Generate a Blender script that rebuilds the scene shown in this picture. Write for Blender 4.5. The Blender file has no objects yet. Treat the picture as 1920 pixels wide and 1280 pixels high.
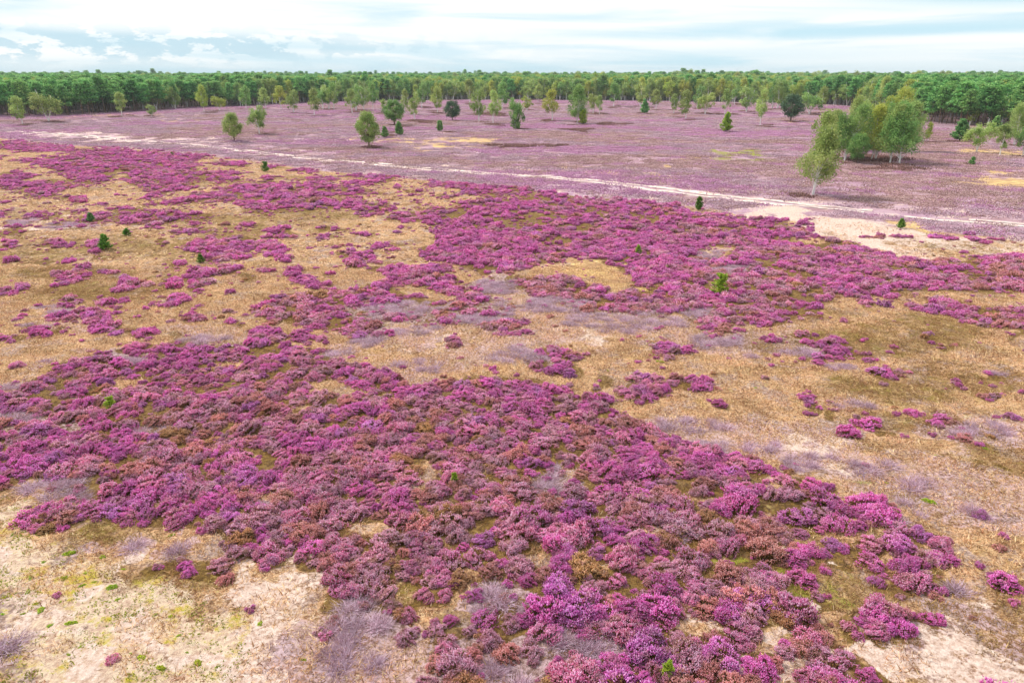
import bpy, math, random
import numpy as np
from mathutils import Vector

R = math.radians
rng = np.random.default_rng(7)
random.seed(7)
sc = bpy.context.scene
COL = sc.collection

# ------------------------------------------------------------------ camera
HAZE = 0.00016
CAM_H = 13.0
PITCH = R(20.97)
FPX = 1297.0                       # focal length in photo pixels (1920 wide)
cam_d = bpy.data.cameras.new('camera'); cam_d.sensor_width = 36.0
cam_d.lens = 36.0 * FPX / 1920.0
cam_d.clip_start = 0.5; cam_d.clip_end = 12000
cam = bpy.data.objects.new('camera', cam_d); COL.objects.link(cam)
cam.location = (0, 0, CAM_H); cam.rotation_euler = (math.pi/2 - PITCH, 0, 0)
sc.camera = cam

# ------------------------------------------------------------------ view
sc.view_settings.view_transform = 'Standard'
sc.view_settings.look = 'None'
sc.view_settings.exposure = 0.52
sc.view_settings.gamma = 1.0
sc.render.engine = 'CYCLES'
sc.cycles.max_bounces = 6; sc.cycles.diffuse_bounces = 3; sc.cycles.transmission_bounces = 3
sc.cycles.glossy_bounces = 1; sc.cycles.transparent_max_bounces = 4; sc.cycles.volume_bounces = 0

# ------------------------------------------------------------------ sun
SUN_ELEV = R(48); SUN_AZ = R(-55)            # azimuth measured from +Y towards +X: from the left, beyond the field
sd = bpy.data.lights.new('sun', 'SUN'); sd.energy = 2.5; sd.angle = R(11); sd.color = (1.0, 0.955, 0.89)
sun = bpy.data.objects.new('sun', sd); COL.objects.link(sun)
dv = Vector((math.sin(SUN_AZ)*math.cos(SUN_ELEV), math.cos(SUN_AZ)*math.cos(SUN_ELEV), math.sin(SUN_ELEV)))
sun.rotation_euler = dv.to_track_quat('Z', 'Y').to_euler()
sun.location = (0, 0, 60)

# ------------------------------------------------------------------ node helper
class NT:
    def __init__(s, tree): s.t = tree; s.n = tree.nodes; s.l = tree.links
    def node(s, typ, **kw):
        nd = s.n.new(typ)
        for k, v in kw.items():
            if k == 'ins':
                for a, b in v.items():
                    if isinstance(b, bpy.types.NodeSocket): s.l.new(b, nd.inputs[a])
                    else: nd.inputs[a].default_value = b
            else: setattr(nd, k, v)
        return nd
    def math(s, op, a, b=0.0, c=None, clamp=False):
        nd = s.n.new('ShaderNodeMath'); nd.operation = op; nd.use_clamp = clamp
        for i, x in enumerate((a, b) if c is None else (a, b, c)):
            if isinstance(x, bpy.types.NodeSocket): s.l.new(x, nd.inputs[i])
            else: nd.inputs[i].default_value = x
        return nd.outputs[0]
    def ss(s, x, lo, hi, a=0.0, b=1.0):
        nd = s.n.new('ShaderNodeMapRange'); nd.interpolation_type = 'SMOOTHSTEP'
        s.l.new(x, nd.inputs['Value'])
        nd.inputs['From Min'].default_value = lo; nd.inputs['From Max'].default_value = hi
        nd.inputs['To Min'].default_value = a; nd.inputs['To Max'].default_value = b
        return nd.outputs[0]
    def mix(s, f, a, b, blend='MIX'):
        nd = s.n.new('ShaderNodeMix'); nd.data_type = 'RGBA'; nd.blend_type = blend
        for k, x in ((0, f), (6, a), (7, b)):
            if isinstance(x, bpy.types.NodeSocket): s.l.new(x, nd.inputs[k])
            elif k == 0: nd.inputs[0].default_value = x
            else: nd.inputs[k].default_value = (*x, 1.0) if len(x) == 3 else x
        return nd.outputs[2]
    def noise(s, vec, scale, detail=4, rough=0.55, dist=0.0):
        nd = s.n.new('ShaderNodeTexNoise'); s.l.new(vec, nd.inputs['Vector'])
        nd.inputs['Scale'].default_value = scale; nd.inputs['Detail'].default_value = detail
        nd.inputs['Roughness'].default_value = rough; nd.inputs['Distortion'].default_value = dist
        return nd.outputs['Fac']
    def scalev(s, vec, sx, sy, sz):
        nd = s.n.new('ShaderNodeMapping'); s.l.new(vec, nd.inputs['Vector'])
        nd.inputs['Scale'].default_value = (sx, sy, sz); return nd.outputs[0]

def srgb(r, g, b):
    f = lambda c: (c/255/12.92 if c/255 <= 0.04045 else ((c/255+0.055)/1.055)**2.4)
    return (f(r), f(g), f(b))

# ------------------------------------------------------------------ sky
w = bpy.data.worlds.new('World'); sc.world = w; w.use_nodes = True
T = NT(w.node_tree); T.n.clear()
sky = T.node('ShaderNodeTexSky', sky_type='NISHITA', sun_disc=False, sun_elevation=SUN_ELEV, sun_rotation=SUN_AZ,
             air_density=1.0, dust_density=1.5, ozone_density=1.2)
tc = T.node('ShaderNodeTexCoord').outputs['Generated']
sx = T.node('ShaderNodeSeparateXYZ', ins={0: tc})
X, Y, Z = sx.outputs
az = T.math('ARCTAN2', X, Y)                 # radians, + to the right
el = T.math('ARCSINE', Z)
vs = T.node('ShaderNodeCombineXYZ', ins={0: T.math('MULTIPLY', az, 3.2), 1: T.math('MULTIPLY', T.math('ADD', el, T.math('MULTIPLY', az, 0.012)), 42.0), 2: 3.3}).outputs[0]
n1 = T.noise(vs, 1.0, 5, 0.52, 0.6)
vs2 = T.node('ShaderNodeCombineXYZ', ins={0: T.math('MULTIPLY', az, 20.0), 1: T.math('MULTIPLY', el, 44.0), 2: 5.1}).outputs[0]
n2 = T.noise(vs2, 1.3, 6, 0.62, 0.0)
def gmask(a0, e0, sa, se):
    da = T.math('DIVIDE', T.math('SUBTRACT', az, a0), sa); de = T.math('DIVIDE', T.math('SUBTRACT', el, e0), se)
    return T.math('EXPONENT', T.math('MULTIPLY', T.math('ADD', T.math('MULTIPLY', da, da), T.math('MULTIPLY', de, de)), -1.0))
streak = T.ss(n1, 0.44, 0.66)                 # grey-blue bands in the high sheet of cloud
left = gmask(-0.50, R(1.9), 0.34, R(0.95))
cum = T.math('MULTIPLY', T.ss(T.math('ADD', n2, T.math('MULTIPLY', left, 0.12)), 0.515, 0.585), T.math('MINIMUM', T.math('MULTIPLY', left, 1.5), 1.0))
right = gmask(0.62, R(4.9), 0.17, R(0.75))
low = T.math('MULTIPLY', T.ss(el, R(0.3), R(1.5), 1.0, 0.0), 0.45)
mid = T.math('ADD', gmask(0.30, R(1.5), 0.22, R(0.5)), gmask(0.35, R(2.9), 0.35, R(0.35)))
blue = T.math('ADD', T.math('MULTIPLY', streak, 0.62), T.math('ADD', T.math('MULTIPLY', right, 1.3), T.math('ADD', T.math('MULTIPLY', mid, 0.45), low)), clamp=True)
white = T.mix(T.ss(n1, 0.3, 0.7), (0.86, 0.868, 0.865), (0.74, 0.80, 0.83))
pale = (0.48, 0.68, 0.77)
clouds = T.mix(blue, white, pale)
clouds = T.mix(T.math('MULTIPLY', cum, 0.8), clouds, (0.41, 0.60, 0.70))
skyc = T.mix(1.0, sky.outputs[0], (0.11, 0.11, 0.11), 'MULTIPLY')
gap = T.math('ADD', 0.03, T.math('MULTIPLY', T.ss(el, R(8), R(40)), T.ss(n1, 0.4, 0.6, 0.05, 0.3)))
final = T.mix(gap, clouds, skyc)
bg = T.node('ShaderNodeBackground', ins={0: final, 1: 0.90})
T.node('ShaderNodeOutputWorld', ins={0: bg.outputs[0]})

# ------------------------------------------------------------------ photo pixel <-> ground
CP, SP = math.cos(PITCH), math.sin(PITCH)
def px2g(x, y):
    x = np.asarray(x, float); y = np.asarray(y, float)
    dx = x-960.0; dyy = -(y-640.0)
    wy = FPX*CP + dyy*SP; wz = -FPX*SP + dyy*CP
    t = CAM_H/np.maximum(-wz, 1e-3)
    return dx*t, wy*t
def g2px(X, Y):
    X = np.asarray(X, float); Y = np.asarray(Y, float)
    zz = Y*CP + CAM_H*SP; zz = np.where(zz < 0.5, 0.5, zz)
    uu = Y*SP - CAM_H*CP
    return 960 + FPX*X/zz, 640 - FPX*uu/zz
def pt(x, y):
    a, b = px2g(x, y); return float(a), float(b)
def pxm(x, y):                                 # photo pixels per metre at a ground point
    a, b = pt(x, y); return FPX/(b*CP + CAM_H*SP)

# ------------------------------------------------------------------ noise
_perm = rng.random((256, 256))
def vnoise(x, y, s=1.0, oct=3, seed=0):
    out = 0; amp = 1; tot = 0
    for o in range(oct):
        fx = x*s + 37.7*seed + 11.3*o; fy = y*s - 19.1*seed + 5.7*o
        ix = np.floor(fx).astype(int); iy = np.floor(fy).astype(int)
        tx = fx-ix; ty = fy-iy; tx = tx*tx*(3-2*tx); ty = ty*ty*(3-2*ty)
        g = lambda a, b: _perm[a % 256, b % 256]
        v = (g(ix, iy)*(1-tx)+g(ix+1, iy)*tx)*(1-ty) + (g(ix, iy+1)*(1-tx)+g(ix+1, iy+1)*tx)*ty
        out = out + v*amp; tot += amp; amp *= 0.5; s *= 2.03
    v = out/tot
    return np.clip((v-0.5)*1.5+0.5, 0, 1)
def gz(x, y):                                  # ground relief
    x = np.asarray(x, float); y = np.asarray(y, float)
    return (vnoise(x, y, 0.35, 3, 3)-0.5)*0.22 + (vnoise(x, y, 0.03, 2, 4)-0.5)*0.8

# ------------------------------------------------------------------ layout masks (photo space at quarter scale, sampled through world points)
MW, MH = 480, 320
gy, gx = np.mgrid[0:MH, 0:MW]
GX = gx*4.0+2; GY = gy*4.0+2
def blank(v=0.0): return np.full((MH, MW), v, float)
def poly(m, pts, v=1.0, mode='max'):
    p = np.array(pts, float); ins = np.zeros((MH, MW), bool); n = len(p)
    for i in range(n):
        x1, y1 = p[i]; x2, y2 = p[(i+1) % n]
        if y1 == y2: continue
        c = ((y1 > GY) != (y2 > GY)) & (GX < (x2-x1)*(GY-y1)/(y2-y1)+x1)
        ins ^= c
    m[ins] = np.maximum(m[ins], v) if mode == 'max' else v
def ell(m, x, y, rx, ry, v=1.0, mode='max'):
    d = np.sqrt(((GX-x)/max(rx, 3))**2+((GY-y)/max(ry, 2.6))**2)
    k = np.clip((1.25-d)/0.5, 0, 1)*v
    if mode == 'max': np.maximum(m, k, out=m)
    else: m *= (1-k)
def tile(ox, oy, m, lst, v=1.0, mode='max'):   # x0,x1,y0,y1 boxes read off a 3x enlargement -> ellipses
    for (a, b, c, d) in lst:
        ell(m, ox+(a+b)/2/2.977, oy+(c+d)/2/2.977, (b-a)/2/2.977*1.06, (d-c)/2/2.977*1.06, v, mode)
def blur(m, k=1):
    for _ in range(k):
        p = np.pad(m, 1, mode='edge')
        m = (p[:-2, 1:-1]+p[2:, 1:-1]+p[1:-1, :-2]+p[1:-1, 2:]+4*p[1:-1, 1:-1])/8
    return m
def samp(m, X, Y, warp=0.5):
    X = np.asarray(X, float); Y = np.asarray(Y, float)
    if warp:
        wd = warp*np.clip(Y, 10, 300)*0.07
        X0, Y0 = X, Y
        X = X0+(vnoise(X0, Y0, 0.9, 3, 9)-0.5)*warp*2+(vnoise(X0, Y0, 0.22, 3, 12)-0.5)*wd*2
        Y = Y0+(vnoise(X0, Y0, 0.9, 3, 10)-0.5)*warp*2+(vnoise(X0, Y0, 0.22, 3, 13)-0.5)*wd*2
    u, v = g2px(X, Y)
    u = np.clip(u/4-0.5, 0, MW-1.01); v = np.clip(v/4-0.5, 0, MH-1.01)
    iu = u.astype(int); iv = v.astype(int); fu = u-iu; fv = v-iv
    return (m[iv, iu]*(1-fu)+m[iv, iu+1]*fu)*(1-fv)+(m[iv+1, iu]*(1-fu)+m[iv+1, iu+1]*fu)*fv

H = blank()                                    # heather cover
# big foreground patch
poly(H, [(0,735),(35,737),(50,752),(70,770),(90,722),(140,692),(215,670),(262,662),(336,650),(413,656),(480,640),(530,655),(564,658),(615,672),(690,690),(771,730),(828,721),(919,716),(1003,729),(1110,742),(1177,770),(1215,800),(1290,822),(1340,842),(1400,865),(1450,895),(1500,905),(1560,922),(1600,968),(1560,985),(1520,1000),(1470,1020),(1500,1035),(1480,1060),(1560,1100),(1600,1150),(1540,1172),(1460,1180),(1400,1182),(1310,1165),(1180,1170),(1240,1190),(1330,1205),(1460,1238),(1450,1290),(780,1290),(778,1225),(790,1190),(870,1190),(890,1205),(905,1185),(880,1140),(900,1112),(870,1100),(850,1140),(790,1150),(760,1140),(740,1200),(640,1180),(620,1130),(560,1070),(450,1060),(400,1022),(300,1010),(230,1000),(170,985),(130,925),(60,915),(0,935)], 0.93)
for e in [(110,985,62,26),(355,1092,62,20),(395,1100,30,18),(665,1140,55,28),(735,1190,30,26),(1680,1185,82,42),(1655,1030,50,22),(1720,1050,35,22),(1713,1098,42,28),(1655,1095,16,12),(1555,1045,55,28),(1655,970,45,20),(1600,1060,22,12),(1500,985,60,25),(1775,1022,16,15),(1850,1090,22,12),(1578,1243,28,20),(1535,1205,45,18),(1500,1230,38,20),(1838,962,30,13),(1375,1205,50,18),(845,1170,16,14),(870,1035,15,10),(1550,1275,40,16),(1640,1275,30,10),(18,745,22,16),(760,1155,22,20),(1870,1275,14,9)]:
    ell(H, *e)
# openings in it
for e in [(1600,1105,40,30),(1790,1140,30,60),(1510,1120,14,14),(1575,1190,20,16),(798,892,9,26),(845,1035,34,20),(868,1172,34,24),(760,1120,18,20),(890,1085,22,22),(1110,1082,70,9),(1176,1025,14,24),(960,1010,16,10),(720,960,12,12),(560,780,20,8),(640,740,45,14),(380,930,20,10),(300,960,12,8),(480,880,14,8),(1060,890,10,10),(1300,935,40,8),(1010,1060,30,7),(600,735,30,14),(430,690,26,7),(1440,925,26,9),(1430,975,30,10),(205,745,18,6),(250,725,30,9),(650,1075,14,12),(500,955,22,9),(700,1010,26,10),(1120,985,18,8),(560,900,16,8),(900,880,12,9),(1240,1010,16,9),(1550,1010,60,12),(1350,1010,12,8)]:
    ell(H, *e, 0.95, 'cut')
# middle left bank
for v, L in [(0.95, [(0,140,768,835),(120,400,790,850),(350,880,820,930),(200,430,880,960),(330,640,900,1010),(600,1100,840,980),(700,1080,960,1075),(990,1180,860,885),(1060,1390,950,1020),(1200,1360,900,930),(0,180,950,1040),(150,420,1000,1075),(0,70,870,890),(1430,1600,920,945),(1600,1780,935,965),(1100,1280,1085,1140),(1230,1660,1030,1110),(1300,1900,1090,1195),(1640,1905,1040,1140),(620,900,1190,1250),(850,1145,1185,1250),(310,500,1210,1270),(490,620,1180,1230),(390,525,1072,1120),(780,865,1078,1108),(100,200,890,915),(240,310,1172,1200),(0,110,1090,1115),(0,60,1170,1200),(130,215,1170,1215),(980,1120,1090,1120),(360,470,1160,1190),(640,800,1140,1180),(820,1100,1120,1150),(1420,1560,990,1020),(1700,1905,990,1030),(0,130,1250,1300),(1210,1250,1255,1280),(1300,1390,1255,1280)])]:
    tile(0, 0, H, L, v)
tile(640, 0, H, [(30,470,968,1018),(500,800,1012,1060),(600,1110,1040,1110),(0,110,1050,1115),(100,240,1080,1110),(380,480,1068,1102),(290,340,1045,1085),(460,620,1110,1136),(0,130,1130,1180),(100,310,1140,1190),(430,480,1150,1178),(240,640,1195,1260),(660,1010,1130,1280),(1120,1420,1070,1130),(1350,1905,1100,1180),(60,230,1022,1048),(0,150,1195,1220)], 0.95)
tile(0, 400, H, [(310,500,25,80),(620,1140,-10,60),(0,155,60,110),(45,115,235,262),(145,220,258,290),(20,100,138,166),(270,405,135,180),(515,590,130,190),(490,585,220,248),(500,545,190,215),(260,370,240,262),(950,1140,78,115),(830,910,60,80),(905,985,132,168),(1095,1140,140,160),(1120,1290,135,200),(1280,1410,132,165),(1080,1130,195,218),(1130,1320,200,260),(1290,1370,165,215),(1340,1410,220,255),(1400,1545,150,205),(1490,1600,205,245),(1560,1625,240,272),(1490,1680,78,118),(1480,1520,48,65),(1770,1850,118,142),(1740,1905,70,98),(910,1010,258,296),(287,470,315,365),(395,475,330,375),(425,480,290,320),(60,190,395,428),(650,765,362,430),(795,840,350,375),(785,835,388,414),(870,980,330,385),(1010,1090,340,372),(1090,1240,305,360),(1230,1375,295,340),(925,1010,370,420),(980,1030,390,425),(1075,1145,358,392),(1150,1225,372,408),(1095,1165,398,430),(1300,1335,432,452),(1490,1540,305,330),(1390,1465,320,378),(1625,1720,305,345),(1630,1790,338,386),(1820,1885,315,342),(1740,1785,388,410),(960,1080,465,508),(728,775,478,508),(600,675,468,516),(655,720,518,546),(190,262,512,548),(365,440,485,540),(410,520,442,512),(430,505,542,585),(330,400,545,615),(235,330,570,610),(470,640,555,650),(500,620,545,600),(580,700,620,690),(720,840,660,732),(525,575,662,690),(75,240,640,720),(0,40,705,750),(1050,1150,572,625),(915,1010,680,735),(1270,1350,622,660),(1390,1560,660,760),(1510,1590,580,635),(1450,1520,515,560),(1500,1620,455,500),(1520,1600,540,580),(1560,1700,460,520),(1600,1905,440,600),(1655,1780,525,590),(1735,1835,610,665),(1550,1595,655,685),(1650,1720,605,638),(1630,1820,685,740),(1660,1820,770,845),(345,440,700,720),(420,470,798,812),(95,140,885,905),(1265,1300,552,575),(995,1025,598,622)], 1.0)
# middle centre and right
poly(H, [(800,400),(862,392),(1000,372),(1120,372),(1285,386),(1300,396),(1360,402),(1440,412),(1445,425),(1530,434),(1560,452),(1640,474),(1720,490),(1925,480),(1925,555),(1800,552),(1700,545),(1620,556),(1560,548),(1540,566),(1535,595),(1480,598),(1440,605),(1290,600),(1270,575),(1230,600),(1150,592),(1060,580),(990,548),(1000,515),(1060,515),(1130,530),(1180,545),(1200,515),(1130,490),(1060,478),(1010,486),(980,510),(920,512),(860,495),(790,478),(795,455),(840,440),(790,425),(760,410)], 0.9)
poly(H, [(640,545),(700,530),(760,540),(840,560),(960,570),(980,600),(970,632),(900,620),(850,610),(760,600),(740,640),(690,645),(640,620),(560,610),(500,600),(505,560),(560,550)], 0.82)
tile(640, 400, H, [(20,140,245,295),(165,380,265,340),(320,660,300,400),(540,660,385,435),(210,320,340,400),(190,370,175,205),(0,210,205,250),(55,110,108,150),(450,820,170,235),(650,800,240,280),(630,810,430,490),(880,1000,620,700),(130,320,640,720),(575,670,705,745),(1050,1330,780,850),(1070,1330,845,912),(1370,1460,880,980),(1540,1820,885,1020),(1800,1905,890,960),(0,80,850,960),(170,250,895,940),(690,1100,350,420),(1000,1140,490,525),(660,900,560,640),(1750,1905,700,800),(1430,1510,1005,1040)], 0.95)
for e in [(1520,455,40,7),(1345,470,45,10),(1345,530,12,6)]: ell(H, *e, 0.7, 'cut')
poly(H, [(1703,578),(1750,562),(1810,575),(1860,585),(1925,588),(1925,640),(1880,628),(1820,618),(1790,600),(1703,588)], 0.9)
tile(1280, 400, H, [(600,710,20,45),(480,780,55,110),(760,860,150,190),(915,1030,475,515),(1095,1160,495,532),(1140,1190,452,480),(920,960,505,530),(860,915,595,622),(1500,1560,585,615),(1560,1640,570,640),(1285,1390,668,712),(1380,1500,712,760),(1840,1895,710,738),(1120,1170,725,752),(600,720,668,705),(660,930,700,800),(850,925,752,800),(965,1060,772,812),(610,680,782,815),(705,770,790,825),(1040,1190,835,910),(200,320,680,720),(0,140,740,800),(0,140,895,970),(105,270,585,660),(410,520,655,700),(200,290,1055,1095),(600,670,1000,1040),(630,750,1060,1145),(775,855,1085,1160),(960,1130,1130,1200),(1145,1215,1215,1265),(820,970,1220,1270),(1410,1500,1130,1170),(1540,1700,1150,1250),(1700,1830,1190,1245),(1680,1790,995,1035),(1500,1550,912,950),(1640,1740,852,892),(1790,1830,935,955),(1900,1920,1050,1075),(1780,1840,1105,1130),(60,120,640,660),(300,350,640,665),(370,395,720,745)], 1.0)
tile(1280, 850, H, [(1450,1520,0,35),(1640,1700,18,45),(1720,1790,35,65),(1310,1380,475,515),(940,1000,400,440),(1860,1905,850,890),(830,920,400,450),(1160,1260,430,470)], 1.0)
tile(1280, 0, H, [(0,60,1128,1165),(200,460,1212,1262)], 0.9)
Hs = blur(H, 1)

V = blank(0.15)                                # share of brown and faded bushes
poly(V, [(0,720),(700,680),(1290,820),(1600,960),(1600,1290),(600,1290),(0,1000)], 0.62, 'set')
poly(V, [(640,540),(980,560),(980,640),(500,620),(500,560)], 0.5, 'set')
poly(V, [(990,510),(1290,540),(1290,610),(1000,590)], 0.8, 'set')
poly(V, [(1290,400),(1920,480),(1920,640),(1290,610)], 0.45, 'set')
poly(V, [(560,1000),(1000,1000),(1000,1290),(560,1290)], 0.85, 'set')
for e in [(290,1000,90,40),(1480,930,140,70),(900,420,300,40)]: ell(V, *e, 0.6, 'cut')
V = blur(V, 6)

G = blank()                                    # grey dead heather
for e in [(110,930,75,16),(30,800,45,14),(270,825,40,14),(250,1045,35,16),(335,1050,34,16),(30,1235,45,26),(20,1130,10,8),(700,1160,40,30),(650,1220,60,45),(690,1270,80,30),(500,965,36,12),(955,1145,70,22),(1090,1240,110,30),(930,1270,100,18),(1300,800,90,16),(1400,840,70,16),(1480,880,60,16),(1320,1180,30,10),(1715,908,45,17),(1720,960,20,10),(1840,955,26,11),(1797,1110,34,18),(1700,985,16,8),(1600,760,52,16),(1860,800,60,20),(1590,1000,14,5),(935,530,60,14),(1010,575,110,16),(1150,605,110,20),(960,675,55,20),(660,665,30,16),(800,690,48,20),(700,640,40,14),(380,645,50,14),(240,690,34,9),(130,690,40,7),(60,620,30,9),(100,585,24,12),(1350,645,50,14),(1230,600,60,14),(700,590,60,14),(780,570,80,16),(1300,580,30,10),(1380,500,50,8),(1330,470,40,8),(1050,560,60,14),(900,600,60,14),(1030,905,40,26),(175,740,10,5),(65,740,30,7),(1560,870,60,14),(1640,880,50,10),(1290,1010,20,8),(130,415,50,6),(40,412,25,6),(1500,650,40,10),(1560,685,30,8),(1870,690,26,8),(790,620,60,10),(1420,660,30,9)]:
    ell(G, *e)
G = blur(G, 1)
GW = blank()
for e in [(1000,610,260,60),(800,690,160,40),(1450,850,200,50),(1750,920,160,80),(1800,1180,140,110),(640,1210,160,80),(1350,640,140,40),(60,810,80,40),(1850,800,90,40),(400,640,120,20),(120,600,100,30)]:
    ell(GW, *e, 0.66)
GW = blur(GW, 8)
TRK = blank()
for q in np.linspace(-10, 1930, 200):
    ell(TRK, q, np.interp(q, [0, 60, 300, 640, 960, 1280, 1500, 1920], [245, 248, 267, 298, 328, 362, 383, 418]), 14, 5.5, 0.8)
TRK = blur(TRK, 2)

SAND = blank()                                 # bare pale sand
poly(SAND, [(1330,388),(1400,390),(1480,394),(1560,408),(1640,422),(1760,440),(1925,458),(1925,478),(1760,470),(1640,476),(1560,455),(1545,432),(1440,415)], 0.55)
ell(SAND, 1575, 425, 70, 15, 0.9); ell(SAND, 1450, 400, 90, 8, 0.9); ell(SAND, 1660, 470, 60, 5, 0.8); ell(SAND, 1850, 455, 60, 5, 0.7)
for e in [(520,1115,75,45),(540,1190,70,40),(470,1080,40,22),(450,1250,100,26),(300,1240,120,22),(150,1270,80,16),(120,1190,60,14),(1430,1198,110,9),(1380,1188,60,8),(1560,1165,45,16),(1480,1190,60,8),(1540,1250,60,18),(1460,1268,30,12),(1660,1250,100,20),(1780,1225,55,35),(1820,1270,90,20),(1840,1225,60,24),(60,1190,90,30),(250,1080,60,16),(60,1060,50,14),(1120,1078,80,5),(1600,1050,30,9),(1800,1080,40,10),(1800,1180,30,16),(200,1120,60,14),(560,1240,40,24),(20,412,30,5),(90,418,40,6),(1280,860,12,8),(1330,840,50,10),(1590,895,90,14),(1500,850,70,12),(840,640,60,8),(1100,640,90,9),(1500,1012,70,6),(1300,1290,60,8),(640,1090,12,14),(90,400,30,5)]:
    ell(SAND, *e, 0.75)
for a in [(0,247,60,247,2),(40,246,300,268,3.2),(134,248,279,259,2.4),(279,259,413,272,2.4),(480,275,640,289,2.6),(1023,359,1110,368,2.4),(1124,371,1190,373,2.2),(640,318,800,334,1.8),(850,308,1000,312,2.6),(1340,372,1920,412,2.6),(1290,360,1920,398,3.4),(1440,367,1560,376,3.4)]:
    x0, y0, x1, y1, r = a
    for t in np.linspace(0, 1, int(abs(x1-x0)/5)+2):
        ell(SAND, x0+(x1-x0)*t, y0+(y1-y0)*t, 9, r, 0.62)
SAND = blur(SAND, 1)

YEL = blank()                                  # straw yellow openings beyond the track
for e in [(860,264,75,5),(830,276,50,4),(790,262,50,4),(1105,485,60,5),(1110,505,75,12),(1150,522,60,9),(1240,310,22,5),(1180,326,26,5),(1130,325,30,4),(1000,315,50,4),(1860,338,60,8),(1900,325,40,4),(1830,282,70,5),(1890,286,40,4),(210,217,90,2.6),(350,225,15,2.4),(1320,300,14,3),(1460,231,24,2.4),(1530,232,24,2.4),(1700,425,30,10),(1900,344,40,5),(1740,230,20,3),(1440,357,20,2),(700,262,30,3)]:
    ell(YEL, *e, 0.9)
YEL = blur(YEL, 1)
LIME = blank()                                 # fresh green grass and moss
for e in [(1395,292,50,9),(1370,296,40,6),(1360,1045,30,6),(1490,1075,24,8)]: ell(LIME, *e, 0.8)
for e in [(1690,930,40,10),(1555,975,70,9),(1500,1070,40,12),(1560,1120,30,16),(1600,1105,50,50),(1650,1130,40,18),(1330,935,60,10),(1165,583,30,6)]: ell(LIME, *e, 0.4)
LIME = blur(LIME, 1)
MOSS = blank()                                 # yellow moss ground at the lower left corner
for e in [(60,1080,120,70),(160,1130,160,60),(300,1200,180,60),(250,1270,260,30),(30,980,50,40),(120,1230,120,30),(420,1210,90,40)]: ell(MOSS, *e, 0.8)
MOSS = blur(MOSS, 3)

BRN = blank()                                  # dark earth, needle litter and moss
for e in [(60,470,90,30),(260,460,150,22),(430,450,70,30),(80,400,60,10),(450,410,200,16),(200,545,140,18),(120,515,120,12),(1560,640,200,22),(1760,620,160,26),(1650,720,120,30),(1800,700,120,30),(1720,790,140,26),(1880,860,60,40),(1600,1100,150,70),(1780,1150,90,40),(1860,1200,60,60),(1480,1030,80,20),(1560,990,80,22),(870,1170,50,40),(760,1120,40,40),(820,1010,60,40),(240,1100,80,30),(330,1130,80,40),(1500,590,120,14),(1820,470,100,6),(1900,450,60,6),(1700,455,90,10),(640,900,70,20),(1680,1020,60,20),(1850,1110,80,40),(1720,950,60,14),(240,1020,70,24),(740,740,60,10),(1090,735,60,8),(330,740,100,8),(300,350,150,8),(560,340,60,6),(150,330,60,8)]:
    ell(BRN, *e, 0.75)
BRN = blur(BRN, 3)

# dark tufts at tree feet are litter plus shade put into the colour; trees: (base x, base y, top y, crown width, species, lean)
TREES = []
def track_y(x): return np.interp(x, [0, 60, 300, 640, 960, 1280, 1500, 1920], [245, 248, 268, 300, 330, 362, 385, 420])
def low_edge(x): return np.interp(x, [-400, 0, 430, 790, 960, 1100, 1290, 1345, 1560, 1925, 2300], [230, 257, 295, 341, 358, 373, 386, 398, 415, 452, 470])
def forest_edge(x): return np.interp(x, [-500, 0, 150, 310, 400, 480, 640, 900, 1200, 1400, 1540, 1640, 1720, 1790, 1925, 2500],
                                    [212, 219, 215, 208, 201, 197, 190, 187, 189, 193, 197, 205, 226, 236, 240, 246])

# ------------------------------------------------------------------ materials
def new_mat(name):
    m = bpy.data.materials.new(name); m.use_nodes = True
    t = NT(m.node_tree); t.n.clear(); return m, t
def finish(t, col, rough=0.85, transl=0.0, bump=None, spec=0.2):
    p = t.node('ShaderNodeBsdfPrincipled'); 
    if isinstance(col, bpy.types.NodeSocket): t.l.new(col, p.inputs['Base Color'])
    else: p.inputs['Base Color'].default_value = (*col, 1)
    p.inputs['Roughness'].default_value = rough
    p.inputs['Specular IOR Level'].default_value = spec
    if bump: t.l.new(bump, p.inputs['Normal'])
    out = p.outputs[0]
    if transl > 0:
        tr = t.node('ShaderNodeBsdfTranslucent')
        if isinstance(col, bpy.types.NodeSocket): t.l.new(col, tr.inputs[0])
        else: tr.inputs[0].default_value = (*col, 1)
        mx = t.node('ShaderNodeMixShader', ins={0: transl}); t.l.new(out, mx.inputs[1]); t.l.new(tr.outputs[0], mx.inputs[2])
        out = mx.outputs[0]
    t.node('ShaderNodeOutputMaterial', ins={0: out})
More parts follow.
